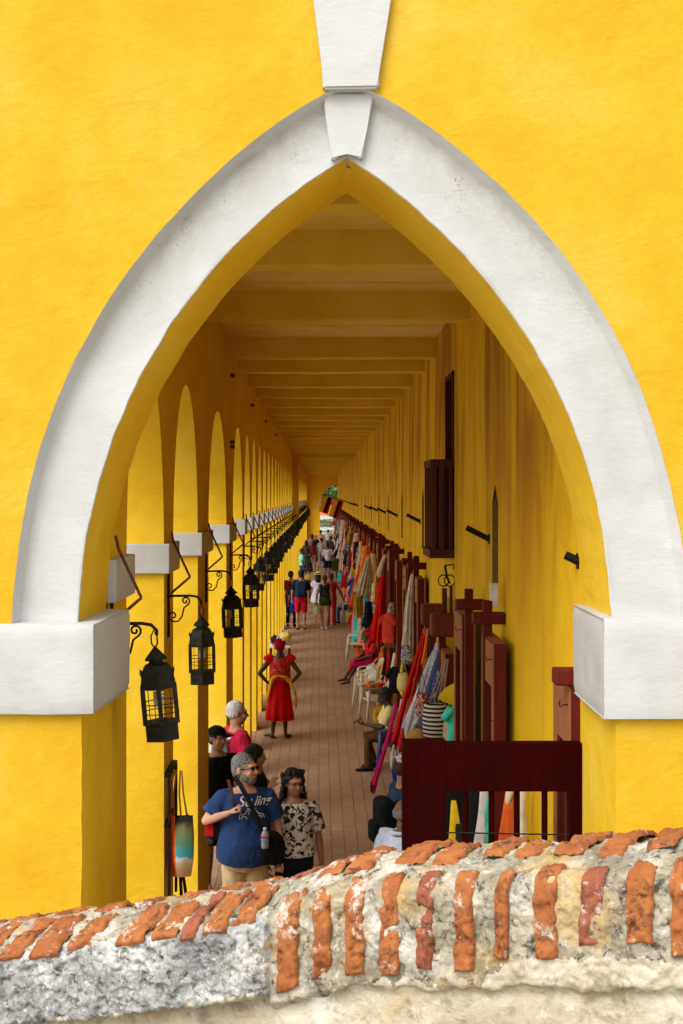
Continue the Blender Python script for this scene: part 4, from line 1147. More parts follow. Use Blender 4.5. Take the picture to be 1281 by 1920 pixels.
swag([(.0, .135, 1.075), (.06, .14, 1.06), (.10, .145, 1.0), (.12, .15, .95), (.145, .15, .89), (.17, .13, .80), (.19, .11, .70)], [(.0, .13, 1.065), (.10, .13, 1.065), (.14, .125, 1.03), (.17, .11, .96), (.185, .09, .88), (.205, .08, .78), (.215, .07, .60)], 'yellow_overskirt', YEL, pH[0])
swag([(-.0, .135, 1.075), (-.05, .14, 1.05), (-.12, .14, .98), (-.19, .13, .90), (-.24, .10, .80), (-.27, .05, .66), (-.28, .02, .56)], [(-.0, .13, 1.065), (-.09, .13, 1.065), (-.16, .12, 1.03), (-.21, .09, .95), (-.26, .06, .84), (-.30, .03, .68), (-.28, .0, .50)], 'yellow_overskirt', YEL, pH[0])
b = MB()
for s in (-1, 1): b.tube([Vector((s*.118-.01, .045, .018)), Vector((s*.13, -.05, .018)), Vector((s*.15, -.16, .016))], .045, 10, rb=.014, xax=(1, 0, 0), rnd=True)
b.build('sandals', CL(60, 45, 40), pH[0], smooth=True)

# ---- seated
def plastic_chair(loc, rot, label, mat, group='plastic armchairs along the stalls', first=[None]):
    t = thing('plastic_chair', label, 'chair', loc, rot, group)
    b = MB(); b.box(-.22, .22, -.2, .21, .41, .43, .01); b.build('seat', mat, t, smooth=True, auto=40)
    for sx, sy in ((-1, -1), (1, -1), (-1, 1), (1, 1)):
        b = MB(); tx, ty = sx*.26, sy*.25
        b.tube([(sx*.215, sy*.19, .62 if sy < 0 else .43), (sx*.225, sy*.2, .42), (tx, ty, 0)], [.026, .032, .022], 8, rb=[.015, .02, .012], xax=(0, 1, 0)); b.build('leg', mat, t, smooth=True)
    for sx in (-1, 1):
        b = MB(); b.tube([(sx*.215, -.19, .60), (sx*.235, -.15, .645), (sx*.24, .0, .655), (sx*.235, .12, .70), (sx*.21, .20, .82)], .032, 8, rb=.011, xax=(1, 0, 0)); b.build('armrest', mat, t, smooth=True)
    b = MB(); rows = []
    for i in range(13):
        x = -.215+.43*i/12; cv = .05*(1-(x/.215)**2); zt = .80+.05*(1-(x/.215)**2)
        rows.append([Vector((x, .17+cv, .43)), Vector((x, .20+cv, .62)), Vector((x, .235+cv, zt)), Vector((x, .247+cv, zt)), Vector((x, .212+cv, .62)), Vector((x, .182+cv, .43))])
    b.loft(rows); b.build('backrest', mat, t, smooth=True, auto=50)
    return t
PL = M['plastic']
plastic_chair((.98, 24.6, 0), R(-82), 'cream plastic chair beside the pink skirted seated vendor, farther of a pair', PL)
plastic_chair((.90, 23.9, 0), R(-98), 'cream plastic chair in front of the seated vendor in pink, nearer of a pair', PL)
plastic_chair((1.0, 22.2, 0), R(-75), 'cream plastic chair carrying a bowl of fruit', PL)
plastic_chair((.90, 30.6, 0), R(-95), 'cream plastic chair standing empty behind the seated vendor in pink', PL)
plastic_chair((.96, 39.6, 0), R(-100), 'pale plastic chair under the person in jeans', PL)
plastic_chair((1.10, 18.35, 0), R(-95), 'blue plastic chair under the person looking at a phone', M['blueplastic'])
plastic_chair((.72, 61.5, 0), R(150), 'green plastic chair in the far crowd', M['greenplastic'])
def Z(px, py, Y): return Wp(px, py, Y)
fb = MB(); c0 = Vector((.99, 22.1, .44)); fb.lathe(c0, [(.10, .10), (.24, .20), (.27, .235), (.26, .24), (.22, .19), (.02, .13)], 20); o = fb.build('fruit_bowl', CL(150, 130, 90), None, smooth=True, origin=tuple(c0)); tag(o, 'shallow bowl of cut fruit resting on a cream plastic chair', 'bowl')
for k, (cc, dx, dy) in enumerate([((225, 110, 30), -.1, -.06), ((200, 40, 30), .06, -.1), ((240, 190, 50), .02, .06), ((225, 120, 30), -.12, .08), ((180, 30, 28), .13, .04), ((90, 130, 50), 0, -.01)]):
    fb = MB(); fb.ell((0, 0, 0), (.065, .055, .05), 12, 8); o = fb.build('fruit', CL(*cc), None, smooth=True); o.location = c0+Vector((dx, dy, .245)); tag(o, ['orange mango at the left rim of the fruit bowl', 'red papaya slice at the front of the fruit bowl', 'yellow fruit in the middle of the bowl', 'orange slice at the back rim of the bowl', 'dark red fruit at the right rim of the bowl', 'green fruit on top of the bowl'][k], 'fruit', 'fruit in the bowl')

pI = person('seated person in a pale yellow shirt and brown trousers looking at a phone', 1.12, 18.4, 1.72, -88, seat=True, J=dict(neck=(0, -.1, .99), shR=(-.17, -.1, .93), shL=(.17, -.1, .93), elL=(.22, -.22, .68), wrL=(.06, -.46, .70), haL=(-.2, -.7, .1), pnL=(0, 0, 1), elR=(-.24, -.2, .66), wrR=(-.2, -.36, .48), haR=(0, -.3, -.8), anR=(-.13, -.32, .085), toR=(-.14, -.46, .03), anL=(.12, -.42, .085), toL=(.13, -.57, .03), head=(0, -.17, 1.12)),
    sk='dark', head=(0, 28), hair=('short', 'black'), top=(CL(222, 210, 140), .85, -.1, .022), bottom=('trousers', CL(84, 58, 32)), shoes=CL(30, 22, 20), vox=.0105, mid=.03)
b = MB(); b.box(-.036, .036, -.075, .075, -.005, .005, .003); o = b.build('phone', M['iron']); q = pI[0].matrix_world
o.location = Vector((1.12, 18.4, 0))+Matrix.Rotation(R(-88), 3, 'Z') @ Vector((.04, -.56, .745)); o.rotation_euler = (R(35), 0, R(-88)); tag(o, 'black phone held by the seated person in yellow', 'phone')
pJ = person('seated barefoot person in a red and magenta skirt, leg stretched out', 1.16, 26.7, 1.66, -88, seat=True, J=dict(neck=(0, -.1, 1.0), knR=(-.14, -.42, .46), knL=(.12, -.40, .47), anR=(-.16, -.66, .12), anL=(.1, -.60, .10), toR=(-.17, -.80, .06), toL=(.1, -.74, .03), elR=(-.2, -.15, .72), wrR=(-.13, -.36, .60)),
    sk='dark', head=(10, 15), hair=('short', 'black'), top=(CL(200, 30, 42), .8, -.1, .03), bottom=('shorts', CL(170, 22, 74), 1.25), vox=.012)
headgear(pJ[0], pJ[1], 'turban', CL(190, 50, 45))
swag([(-.14, -.02, .60), (-.17, -.2, .58), (-.19, -.4, .55), (-.2, -.5, .47), (-.2, -.52, .3)], [(.14, -.02, .60), (.17, -.2, .60), (.18, -.4, .56), (.16, -.5, .46), (.12, -.52, .3)], 'skirt', CL(196, 26, 50), pJ[0], .02)

# ---- walkers in the middle distance
pK = person('person in red shorts and black t-shirt with a navy backpack, seen from behind', -.60, 37.7, 1.84, 183, w=1.08, sk='tan', hair=('short', 'black'), top=(CL(22, 24, 32), .85, -.06, .022), bottom=('shorts', CL(180, 24, 40), .98), shoes=CL(60, 45, 40), vox=.015)
pL = person('person in a dark red shirt and black trousers leaning against the pier', -.93, 38.6, 1.76, 165, w=1.05, sk='tan', hair=('short', 'black'), top=(CL(110, 18, 28), .9, -.1, .024), bottom=('trousers', CL(20, 19, 22)), shoes=CL(20, 18, 18), vox=.016)
pM = person('blond child in blue shorts half hidden by the backpack walker', -.80, 38.0, 1.55, 200, w=.92, sk='pale', hair=('short', 'blond'), top=(CL(40, 42, 60), .8, -.05, .02), bottom=('shorts', CL(40, 62, 170), .9), shoes=CL(150, 130, 120), vox=.016, J=dict(neck=(0, -.06, 1.44)))
pN = person('person in a polka dot vest and olive shorts carrying a clear shopping bag', .13, 37.8, 1.68, 180, w=1.0, sk='tan', J=dict(elR=(-.22, .02, 1.12), wrR=(-.24, -.02, .86), anR=(-.05, .05, .085), anL=(.08, -.1, .085), toR=(-.06, -.1, .03), toL=(.1, -.25, .03)), hair=('pony', 'brown'), top=(dots, 0, .05, .016, 0, 'vest'), bottom=('shorts', CL(52, 58, 38), .35), shoes=CL(190, 180, 170), vox=.015)
pO = person('person in a white dress and straw hat walking away', -.08, 40.2, 1.62, 176, w=.98, sk='tan', hair=('long', 'black'), top=(CL(214, 214, 222), .7, -.15, .02), bottom=('dress', CL(214, 214, 222), .62, .24), shoes=CL(150, 120, 90), vox=.015)
headgear(pO[0], pO[1], 'straw', CL(226, 202, 130), CL(25, 22, 22))
pP = person('person in a long red dress walking just beyond the polka dot vest', .34, 38.9, 1.66, 185, w=1.0, sk='brown', J=dict(elL=(-.3, .05, 1.12), wrL=(-.38, -.1, .92), shL=(.18, 0, 1.4)) if False else dict(elR=(-.3, .04, 1.12), wrR=(-.40, -.06, .92)), hair=('short', 'brown'), top=(CL(170, 40, 30), 0, -.05, .016), bottom=('trousers', CL(190, 30, 34)), shoes=CL(120, 60, 50), vox=.015)
pQ = person('person in blue jeans sitting on a pale chair beside the stalls', .98, 39.6, 1.70, -90, seat=True, sk='tan', hair=('short', 'black'), top=(CL(210, 96, 84), .85, -.1, .022), bottom=('trousers', CL(72, 104, 140)), shoes=CL(40, 35, 35), vox=.016)
crowd = 'far crowd in the walkway'
far = [
 ('person in a turquoise t-shirt and jeans by the far piers', -.84, 56, 1.72, 100, 'brown', ('short', 'black'), (CL(120, 214, 196), .8, -.08, .022), ('trousers', CL(46, 62, 90))),
 ('person in a black dress with white dots by the far piers', -.62, 58.5, 1.68, 160, 'tan', ('long', 'black'), (dots, .6, -.1, .022), ('dress', dots, .5, .26)),
 ('person in a brick red top and tan shorts walking away', -.40, 66, 1.72, 178, 'tan', ('long', 'brown'), (CL(130, 40, 34), .3, -.02, .02), ('shorts', CL(170, 130, 90), .5)),
 ('person in a white t-shirt and dark shorts with a black sling bag', .36, 61, 1.76, 180, 'brown', ('short', 'black'), (CL(206, 204, 206), .85, -.12, .024), ('shorts', CL(30, 32, 44), .95)),
 ('person in a grey shirt and pale jeans behind the white t-shirt', .06, 70, 1.74, 170, 'tan', ('short', 'black'), (CL(170, 168, 164), .85, -.1, .024), ('trousers', CL(130, 140, 150))),
 ('person in a pink shirt near the far archway', .02, 82, 1.84, 180, 'tan', ('short', 'black'), (CL(226, 170, 160), .85, -.12, .024), ('shorts', CL(30, 34, 50), 1.0)),
 ('person in a lilac pink blouse near the far archway', -.55, 80, 1.64, 185, 'tan', ('long', 'brown'), (CL(214, 170, 186), .85, -.1, .024), ('trousers', CL(34, 40, 66))),
 ('person in navy standing at the far left of the crowd', -.30, 76, 1.68, 20, 'tan', ('short', 'black'), (CL(30, 36, 60), .85, -.1, .024), ('trousers', CL(40, 44, 60))),
 ('person in a long turquoise dress at the stalls', 1.02, 57.5, 1.70, -80, 'dark', ('short', 'black'), (CL(70, 190, 196), 1.6, -.1, .024), ('dress', CL(60, 180, 190), .12, .25)),
 ('person in a dark jacket at the far stalls', .62, 73, 1.72, -60, 'brown', ('short', 'black'), (CL(60, 56, 50), 1.6, -.1, .024), ('trousers', CL(50, 50, 54))),
 ('person in a patterned brown dress among the far left crowd', -.78, 68, 1.66, 150, 'brown', ('long', 'black'), (CL(90, 50, 40), .6, -.1, .02), ('dress', CL(96, 56, 42), .4, .25)),
 ('person in white beside the far archway', .55, 88, 1.7, 170, 'tan', ('short', 'black'), (CL(215, 210, 205), .85, -.1, .024), ('trousers', CL(60, 60, 70))),
]
for l, X, Y, H, fc, s_, hr, tp, bt in far:
    person(l, X, Y, H, fc, sk=s_, hair=hr, top=tp, bottom=bt, shoes=CL(40, 34, 32), vox=.02)
person('seated person in olive clothes on the green chair', .72, 61.5, 1.68, 150, seat=True, sk='brown', hair=('short', 'black'), top=(CL(96, 100, 70), .85, -.1, .024), bottom=('trousers', CL(84, 80, 60)), shoes=CL(40, 34, 32), vox=.02)

# ---- things the people wear or carry
def rucksack(t, mat, label, loc, rot, sc=1, strapmat=None):
    r = thing('backpack', label, 'backpack', loc, rot)
    b = MB(); b.box(-.15*sc, .15*sc, 0, .15*sc, -.22*sc, .20*sc, .05*sc); sub(b, 'sack', mat, r, .014, 3, .02)
    b = MB(); b.box(-.11*sc, .11*sc, .13*sc, .20*sc, -.19*sc, .0, .03*sc); sub(b, 'pocket', mat, r, .013, 2)
    for s in (-1, 1):
        b = MB(); b.tube([(s*.09*sc, .0, .17*sc), (s*.10*sc, -.06, .235*sc), (s*.11*sc, -.16, .22*sc), (s*.12*sc, -.24*1, .10*sc), (s*.14*sc, -.2, -.05*sc), (s*.14*sc, 0, -.16*sc)], .028, 8, rb=.006, xax=(1, 0, 0)); b.build('strap', strapmat or mat, r, smooth=True)
    return r
rucksack(pK, CL(30, 54, 86), 'navy backpack on the walker in red shorts', (-.60, 37.58, 1.27), R(183), 1.15)
rucksack(pF, CL(18, 24, 22), 'large black backpack on the person in the white cap', (.775-.12, 11.26, 1.13), R(105), 1.02)
rucksack(pC, CL(150, 180, 196), 'pale blue backpack straps over a crimson polo shirt', (-.93-.13, 13.56, 1.26), R(118), .95, CL(176, 205, 220))
# sling strap, shoulder bag, bottle on the man in blue
Yb = 10.75
def rib(px, dy): return [Wp(x, y, Yb-d) for (x, y), d in zip(px, dy)]
bag = thing('shoulder_bag', 'soft black bag on a wide sling across the blue t-shirt', 'bag', Wp(512, 1590, Yb-.26))
b = MB(); b.ell((0, 0, 0), (.11, .06, .15)); b.box(-.1, .1, -.045, .045, -.14, .03, .03); sub(b, 'pouch', CL(16, 15, 18), bag, .012, 3, .02)
o = ribbon('strap', [p-bag.location for p in rib([(440, 1456), (451, 1472), (467, 1502), (483, 1538), (498, 1570), (508, 1592)], [.10, .17, .25, .285, .29, .28])], .042, .006, CL(20, 20, 26), None, None, (1, 0, .5), bag)
bag2 = thing('camera_bag', 'black camera bag with a red patch hanging behind the elbow of the man in blue', 'bag', Wp(404, 1552, Yb+.02))
b = MB(); b.box(-.09, .09, -.07, .07, -.10, .07, .03); sub(b, 'case', CL(24, 22, 24), bag2, .012, 3, .015)
b = MB(); b.box(-.085, -.01, -.078, -.07, -.06, .06, .003); b.build('patch', CL(190, 20, 30), bag2)
ribbon('strap', [p-bag2.location for p in rib([(428, 1462), (433, 1478), (438, 1500), (440, 1512)], [.07, .16, .22, .235])], .03, .006, CL(84, 46, 30), None, None, (1, 0, 0), bag2)
ribbon('strap', [p-bag2.location for p in rib([(440, 1512), (428, 1530), (410, 1545)], [.22, .10, .03])], .03, .006, CL(84, 46, 30), None, None, (1, 0, 0), bag2)
b = MB(); b.tube([(-.06, -.08, -.075), (-.02, -.13, -.09)], .028, 12, rnd=True); b.build('lens', M['iron'], bag2, smooth=True)
bp = Wp(497, 1590, Yb-.33); glass = NB('clear plastic bottle'); glass.b.inputs['Transmission Weight'].default_value = .55; gm = glass.done((.55, .62, .66, 1), .15, None, .6)
bt = thing('water_bottle', 'clear water bottle with a pink and blue label at the blue t-shirt', 'bottle', bp)
b = MB(); b.lathe((0, 0, 0), [(.028, 0), (.033, .01), (.033, .05), (.031, .055), (.033, .06), (.033, .115), (.026, .135), (.013, .15), (.013, .158)], 18); b.build('flask', gm, bt, smooth=True, auto=40)
b = MB(); b.lathe((0, 0, .06), [(.0338, 0), (.0338, .025)], 18); b.build('label_band', CL(70, 190, 220), bt, smooth=True)
b = MB(); b.lathe((0, 0, .087), [(.0338, 0), (.0338, .022)], 18); b.build('label_band', CL(220, 70, 110), bt, smooth=True)
b = MB(); b.lathe((0, 0, .157), [(.0155, 0), (.0155, .016)], 14); b.build('bottle_cap', CL(225, 225, 225), bt, smooth=True)
# print on the t-shirt
bpy.context.view_layer.update()
dg = bpy.context.evaluated_depsgraph_get()
shirt = [c for c in pA[0].children if c.name.startswith('shirt')][0]
ev = shirt.evaluated_get(dg); me = ev.to_mesh(); mw = shirt.matrix_world
bv = BVHTree.FromPolygons([mw @ v.co for v in me.vertices], [list(p.vertices) for p in me.polygons]); ev.to_mesh_clear()
PRT = CL(214, 214, 206)
def project(name, polys, off=.004):
    """polys: list of 2D meshes (verts, faces) in photo-size metres on the chest plane, laid onto the shirt"""
    mb = MB(); O = Wp(0, 0, Yb-.6)
    for vs_, fs_ in polys:
        out = []
        for (x, z) in vs_:
            hit = bv.ray_cast(Vector((x, Yb-.8, z)), Vector((0, 1, 0)))
            p = hit[0] if hit[0] else Vector((x, Yb-.2, z))
            out.append(p-Vector((0, off, 0)))
        mb.add(out, fs_)
    o = mb.build(name, PRT); o.parent = pA[0]; o.matrix_parent_inverse = wmat(pA[0]).inverted(); return o
def textmesh(s, size, x, z, shear=.3, rot=0):
    cu = bpy.data.curves.new('t', 'FONT'); cu.body = s; cu.size = size; cu.shear = shear; cu.offset = .0012; cu.resolution_u = 4
    ob_ = bpy.data.objects.new('t', cu); COL.objects.link(ob_); bpy.context.view_layer.update()
    m_ = bpy.data.meshes.new_from_object(ob_.evaluated_get(bpy.context.evaluated_depsgraph_get()))
    bm = bmesh.new(); bm.from_mesh(m_); bmesh.ops.triangulate(bm, faces=bm.faces[:]); bmesh.ops.subdivide_edges(bm, edges=[e for e in bm.edges if e.calc_length() > .02], cuts=1)
    bmesh.ops.triangulate(bm, faces=bm.faces[:]); bm.verts.index_update()
    c_, s_ = math.cos(rot), math.sin(rot)
    vv = [(x+v.co.x*c_-v.co.y*s_, z+v.co.x*s_+v.co.y*c_) for v in bm.verts]; ff = [[v.index for v in f.verts] for f in bm.faces]
    bm.free(); bpy.data.objects.remove(ob_); bpy.data.curves.remove(cu); bpy.data.meshes.remove(m_); return (vv, ff)
def px2(x, y): q = Wp(x, y, Yb-.3); return q.x, q.z
x1, z1 = px2(443, 1521); x2, z2 = px2(474, 1519)
project('shirt_lettering', [textmesh('Su', .125, x1, z1, .35, .05), textmesh('ling', .10, x2, z2, .35, -.02)])
def strip(pts, wd):
    vs_ = []; fs_ = []
    for i, (x, y) in enumerate(pts):
        a = Vector(pts[max(i-1, 0)]); c = Vector(pts[min(i+1, len(pts)-1)]); t_ = (c-a).normalized(); n2 = Vector((-t_.y, t_.x))*wd/2
        vs_ += [(x+n2.x, y+n2.y), (x-n2.x, y-n2.y)]
        if i: k = 2*i; fs_.append([k-2, k-1, k+1, k])
    return (vs_, fs_)
def arc(cx_, cy_, r, a0, a1, n=12): return [(cx_+r*math.cos(R(a0+(a1-a0)*i/n)), cy_+r*math.sin(R(a0+(a1-a0)*i/n))) for i in range(n+1)]
cx_, cz_ = px2(470, 1537)
car = [strip([(cx_-.105, cz_-.025), (cx_-.10, cz_+.005), (cx_-.06, cz_+.012), (cx_-.035, cz_+.045), (cx_+.03, cz_+.047), (cx_+.06, cz_+.012), (cx_+.10, cz_-.002), (cx_+.108, cz_-.028)], .008),
       strip([(cx_-.105, cz_-.03), (cx_+.108, cz_-.033)], .009), strip(arc(cx_-.062, cz_-.028, .022, 0, 180), .007), strip(arc(cx_+.062, cz_-.03, .022, 0, 180), .007), strip([(cx_-.03, cz_+.012), (cx_-.018, cz_+.036), (cx_+.02, cz_+.036), (cx_+.035, cz_+.012), (cx_-.03, cz_+.012)], .005), strip([(cx_-.04, cz_+.056), (cx_+.035, cz_+.058)], .006), strip([(cx_-.09, cz_-.012), (cx_+.09, cz_-.014)], .004)]
project('shirt_drawing', car)
# shopping bag, small crossbody, yellow sack
b = MB(); b.ell((0, 0, 0), (.10, .06, .17)); o = b.build('shopping_bag', pattern('clear bag with green print', (.5, .52, .46, 1), (.10, .22, .10, 1), 14, .52), smooth=True); o.location = (-.11, 37.75, .58); tag(o, 'clear shopping bag with green print in the hand of the polka dot walker', 'bag')
b = MB(); b.ell((0, 0, 0), (.10, .06, .12)); o = b.build('hip_bag', CL(22, 20, 24), smooth=True); o.location = (.14, 60.9, .95); tag(o, 'black sling bag on the walker in the white t-shirt', 'bag')
b = MB(); b.ell((0, 0, 0), (.14, .1, .14)); o = b.build('yellow_sack', CL(226, 204, 60), smooth=True); o.location = (-.56, 55, .45); tag(o, 'small yellow sack by the far piers', 'bag')

# table with bundles behind the lady in red
tb = thing('side_table', 'small low table against the left piers piled with bundles', 'table', (-.93, 27.2, 0))
b = MB(); b.box(-.2, .27, -.3, .3, .76, .80, .006); b.build('table_top', CL(205, 200, 190), tb)
for sx in (-.17, .24):
    for sy in (-.26, .26): b = MB(); b.box(sx-.02, sx+.02, sy-.02, sy+.02, 0, .76); b.build('leg', M['redwood'], tb)
for k, (cc, x, y_, z, r) in enumerate([((170, 168, 160), -.98, 27.15, .90, (.15, .16, .11)), ((40, 34, 32), -1.03, 27.05, .93, (.08, .1, .09)), ((196, 184, 150), -.80, 27.2, .93, (.13, .14, .14)), ((206, 176, 60), -.74, 27.1, .99, (.10, .10, .09)), ((150, 150, 140), -.90, 27.0, .55, (.13, .14, .12))]):
    b = MB(); b.ell((0, 0, 0), r, 16, 10)
    b.ell((.02, 0, r[2]*.8), (.03, .03, .05)); o = sub(b, 'bundle', CL(*cc), None, .014, 2, .05); o.location = (x, y_, z)
    tag(o, ['grey plastic bundle on the side table', 'small black bundle at the left edge of the side table', 'beige cloth bundle on the right of the side table', 'mustard yellow bundle on top of the side table', 'grey printed bag in front of the side table'][k], 'bundle', 'bundles on the side table')

# ------------------------------------------------------------------ goods hung on the doors
def drape(name, top_, bot_, wt, wb, dp, mat, label, cat, folds=7, seed=0, group=None, dia=None):
    """pleated cloth hanging between two points; cross-section w x dp"""
    top_ = Vector(top_); bot_ = Vector(bot_); b = MB(); rings = []; N = folds*8; n = 22; rs = random.Random(int(seed*97)+len(label)); ph = [rs.uniform(0, 6.28) for _ in range(4)]; ln_ = (top_-bot_).length
    for q in range(n+1):
        f = q/n; c = top_*(1-f)+bot_*f+Vector((.018*math.sin(f*3+seed), .02*math.sin(f*2.2+seed*2), 0)); wd = wt+(wb-wt)*(f**.75); d_ = dp*(.45+.55*f**.6)
        ring = []
        for j in range(N):
            a = 2*math.pi*j/N; m_ = 1+(.17*math.sin(a*folds+seed+1.5*math.sin(f*2+seed))+.13*math.sin(a*2+ph[0]+f*2.2)+.10*math.sin(a*3+ph[1]-f*3))*(.4+.6*f)+.05*math.sin(f*9+ph[2]+a)
            ring.append(c+Vector((wd/2*math.cos(a)*m_, d_/2*math.sin(a)*m_, f**3*(.06*math.sin(a*2+ph[3])+.03*math.sin(a*5+ph[1]))*min(1, ln_*1.2))))
        rings.append(ring)
    b.loft(rings); o = b.build(name, mat, None, smooth=True, auto=70, origin=tuple(top_)); return tag(o, label, cat, group)
def hang_shirt(name, c, w_, h_, mat, label, rot=0, group=None, cat='shirt'):
    t = MB(); c = Vector(c)
    t.tube([(0, 0, -h_), (0, 0, -h_*.55), (0, 0, -h_*.12), (0, 0, 0)], [w_*.52, w_*.5, w_*.48, w_*.2], 20, rb=[.05, .055, .05, .03], xax=(1, 0, 0))
    for s in (-1, 1): t.tube([(s*w_*.3, 0, -h_*.08), (s*w_*.72, 0, -h_*.38)], [.07, .06], 12, rb=[.04, .035], xax=(0, 1, 0))
    o = sub(t, name, mat, None, .012, 2, .03); o.location = c; o.rotation_euler = (0, 0, rot); return tag(o, label, cat, group)
stripes = NB('black and white woven stripes'); v_ = stripes.coord(); wv = stripes.n('ShaderNodeTexWave', bands_direction='Z'); wv.inputs['Scale'].default_value = 7.5; wv.inputs['Distortion'].default_value = 1.2; wv.inputs['Detail'].default_value = 2; stripes.l(v_, wv.inputs[0])
SM = stripes.done(stripes.ramp(wv.outputs['Fac'], [(.45, (.02, .018, .015, 1)), (.55, (.55, .5, .42, 1))]), .9, stripes.bump(stripes.noise(v_, 120, 3, .6), .6, .004), .1)
greyprint = pattern('blue grey printed gauze', (.34, .37, .46, 1), (.60, .60, .62, 1), 22, .5); navyprint = pattern('navy printed gauze', (.03, .035, .09, 1), (.35, .37, .5, 1), 30, .54)
S = lambda px, py, s: Wp(px, py, F/s)
CRM = CL(206, 196, 168)
items = [
 # name, top(px,py), bottom(px,py), scale, wt, wb, depth, mat, label, cat
 ('hanging_scarf', (824, 1205), (786, 1370), 166, .08, .18, .14, greyprint, 'pale blue grey printed scarves bunched beside the rough timber block', 'scarf', 9),
 ('hanging_scarf', (836, 1215), (806, 1350), 172, .05, .12, .10, navyprint, 'navy printed scarf between the blue grey scarves and the striped bag', 'scarf', 6),
 ('hanging_scarf', (796, 1188), (738, 1398), 158, .04, .07, .07, CL(206, 24, 20), 'long bright red scarf slanting down from the rough timber block', 'scarf', 5),
 ('hanging_scarf', (806, 1178), (790, 1248), 162, .03, .05, .06, CL(222, 110, 36), 'short orange scarf next to the rough timber block', 'scarf', 5),
 ('hanging_scarf', (742, 1320), (700, 1476), 150, .05, .06, .06, CL(178, 24, 96), 'magenta scarf reaching the floor near the person with a phone', 'scarf', 5),
 ('hanging_scarf', (757, 1310), (742, 1432), 152, .10, .10, .06, CL(188, 180, 178), 'pale translucent wrap hanging behind the person with a phone', 'scarf', 8),
 ('hanging_dress', (776, 1076), (767, 1222), 136, .05, .20, .16, CRM, 'cream cotton dress hanging from a door post above the red scarf', 'dress', 9),
 ('hanging_skirt', (770, 1218), (767, 1245), 136, .13, .15, .12, CL(140, 34, 26), 'rust red garment below the cream cotton dress', 'skirt', 7),
 ('hanging_dress', (716, 1078), (707, 1206), 106, .08, .24, .2, CL(212, 18, 12), 'scarlet dress hanging below the cream hammock', 'dress', 9),
 ('hanging_hammock', (722, 1040), (712, 1080), 106, .05, .10, .08, CRM, 'cream hammock bundle above the scarlet dress', 'hammock', 6),
 ('hanging_scarf', (708, 1076), (701, 1130), 103, .04, .07, .08, CL(234, 160, 60), 'apricot scarf on the left of the scarlet dress', 'scarf', 5),
 ('hanging_dress', (692, 1042), (680, 1113), 84, .06, .36, .24, CL(186, 176, 140), 'wide cream lace cape flaring below the door posts', 'dress', 11),
 ('hanging_scarf', (677, 1040), (658, 1140), 72, .05, .11, .1, CL(226, 92, 28), 'long orange scarf beside the seated person in jeans', 'scarf', 5),
 ('hanging_wrap', (673, 1113), (672, 1155), 84, .22, .18, .14, CL(160, 130, 46), 'ochre and teal wrap under the cream lace cape', 'wrap', 7),
 ('hanging_wrap', (688, 1113), (687, 1135), 84, .10, .12, .1, CL(60, 170, 170), 'small turquoise wrap under the cream lace cape', 'wrap', 7),
 ('hanging_scarf', (690, 1128), (688, 1175), 88, .14, .18, .12, CL(24, 26, 46), 'dark navy wrap behind the empty cream chair', 'wrap', 7),
 ('hanging_shirt', (738, 1224), (735, 1290), 118, .04, .10, .06, CL(206, 208, 216), 'white blouse on a door edge left of the tall posts', 'shirt', 5),
 ('hanging_scarf', (757, 1240), (754, 1300), 132, .04, .08, .06, CL(232, 205, 60), 'yellow edge of a folded flag on the tall post', 'flag', 4),
 ('hanging_scarf', (764, 1245), (758, 1305), 132, .05, .08, .06, CL(18, 18, 22), 'black cloth beside the folded yellow flag', 'scarf', 4),
 ('hanging_hammock', (905, 1475), (896, 1640), 272, .05, .10, .06, CL(196, 192, 182), 'off white hammock cords seen through the gate, left', 'hammock', 6),
 ('hanging_hammock', (916, 1490), (913, 1640), 272, .03, .08, .05, CL(70, 176, 150), 'mint green cords seen through the gate', 'hammock', 6),
 ('hanging_hammock', (982, 1478), (981, 1650), 285, .07, .06, .05, CL(200, 192, 170), 'cream rope hammock seen through the gate, right', 'hammock', 5),
 ('hanging_fabric', (852, 1500), (846, 1650), 272, .03, .12, .02, CL(216, 180, 44), 'mustard yellow pennant seen through the gate', 'pennant', 3),
 ('hanging_fabric', (867, 1580), (868, 1650), 272, .10, .12, .05, CL(196, 22, 20), 'red cloth seen through the gate under a dark band', 'cloth', 4),
 ('hanging_fabric', (866, 1544), (867, 1580), 272, .10, .10, .05, CL(34, 36, 28), 'dark band of cloth seen through the gate', 'cloth', 4),
 ('hanging_fabric', (852, 1480), (856, 1650), 255, .26, .26, .05, CL(20, 18, 22), 'black cloth backdrop behind the pennant, seen through the gate', 'cloth', 9),
 ('hanging_scarf', (892, 1480), (890, 1650), 258, .10, .14, .05, CL(24, 22, 28), 'black shawl beside the off white cords, seen through the gate', 'shawl', 7),
 ('hanging_scarf', (812, 1212), (766, 1372), 163, .04, .10, .08, CL(196, 196, 200), 'white edged gauze scarf at the front of the blue grey scarves', 'scarf', 6),
 ('hanging_scarf', (828, 1222), (792, 1372), 169, .05, .12, .10, CL(70, 82, 116), 'slate blue scarf behind the pale printed scarves', 'scarf', 6),
 ('hanging_scarf', (799, 1192), (748, 1402), 160, .03, .05, .06, CL(190, 30, 22), 'second red scarf beside the long bright red one', 'scarf', 5),
 ('hanging_shawl', (820, 1240), (818, 1390), 160, .22, .34, .12, CL(22, 19, 24), 'black shawl mass behind the striped woven bag', 'shawl', 9),
 ('hanging_beads', (846, 1225), (838, 1300), 183, .03, .10, .06, CL(180, 40, 46), 'red and white tassels hanging behind the bead necklaces', 'tassels', 8),
 ('hanging_beads', (838, 1210), (836, 1325), 178, .02, .07, .05, CL(28, 26, 30), 'black bead necklaces between the scarves and the striped bag', 'necklaces', 6),
]
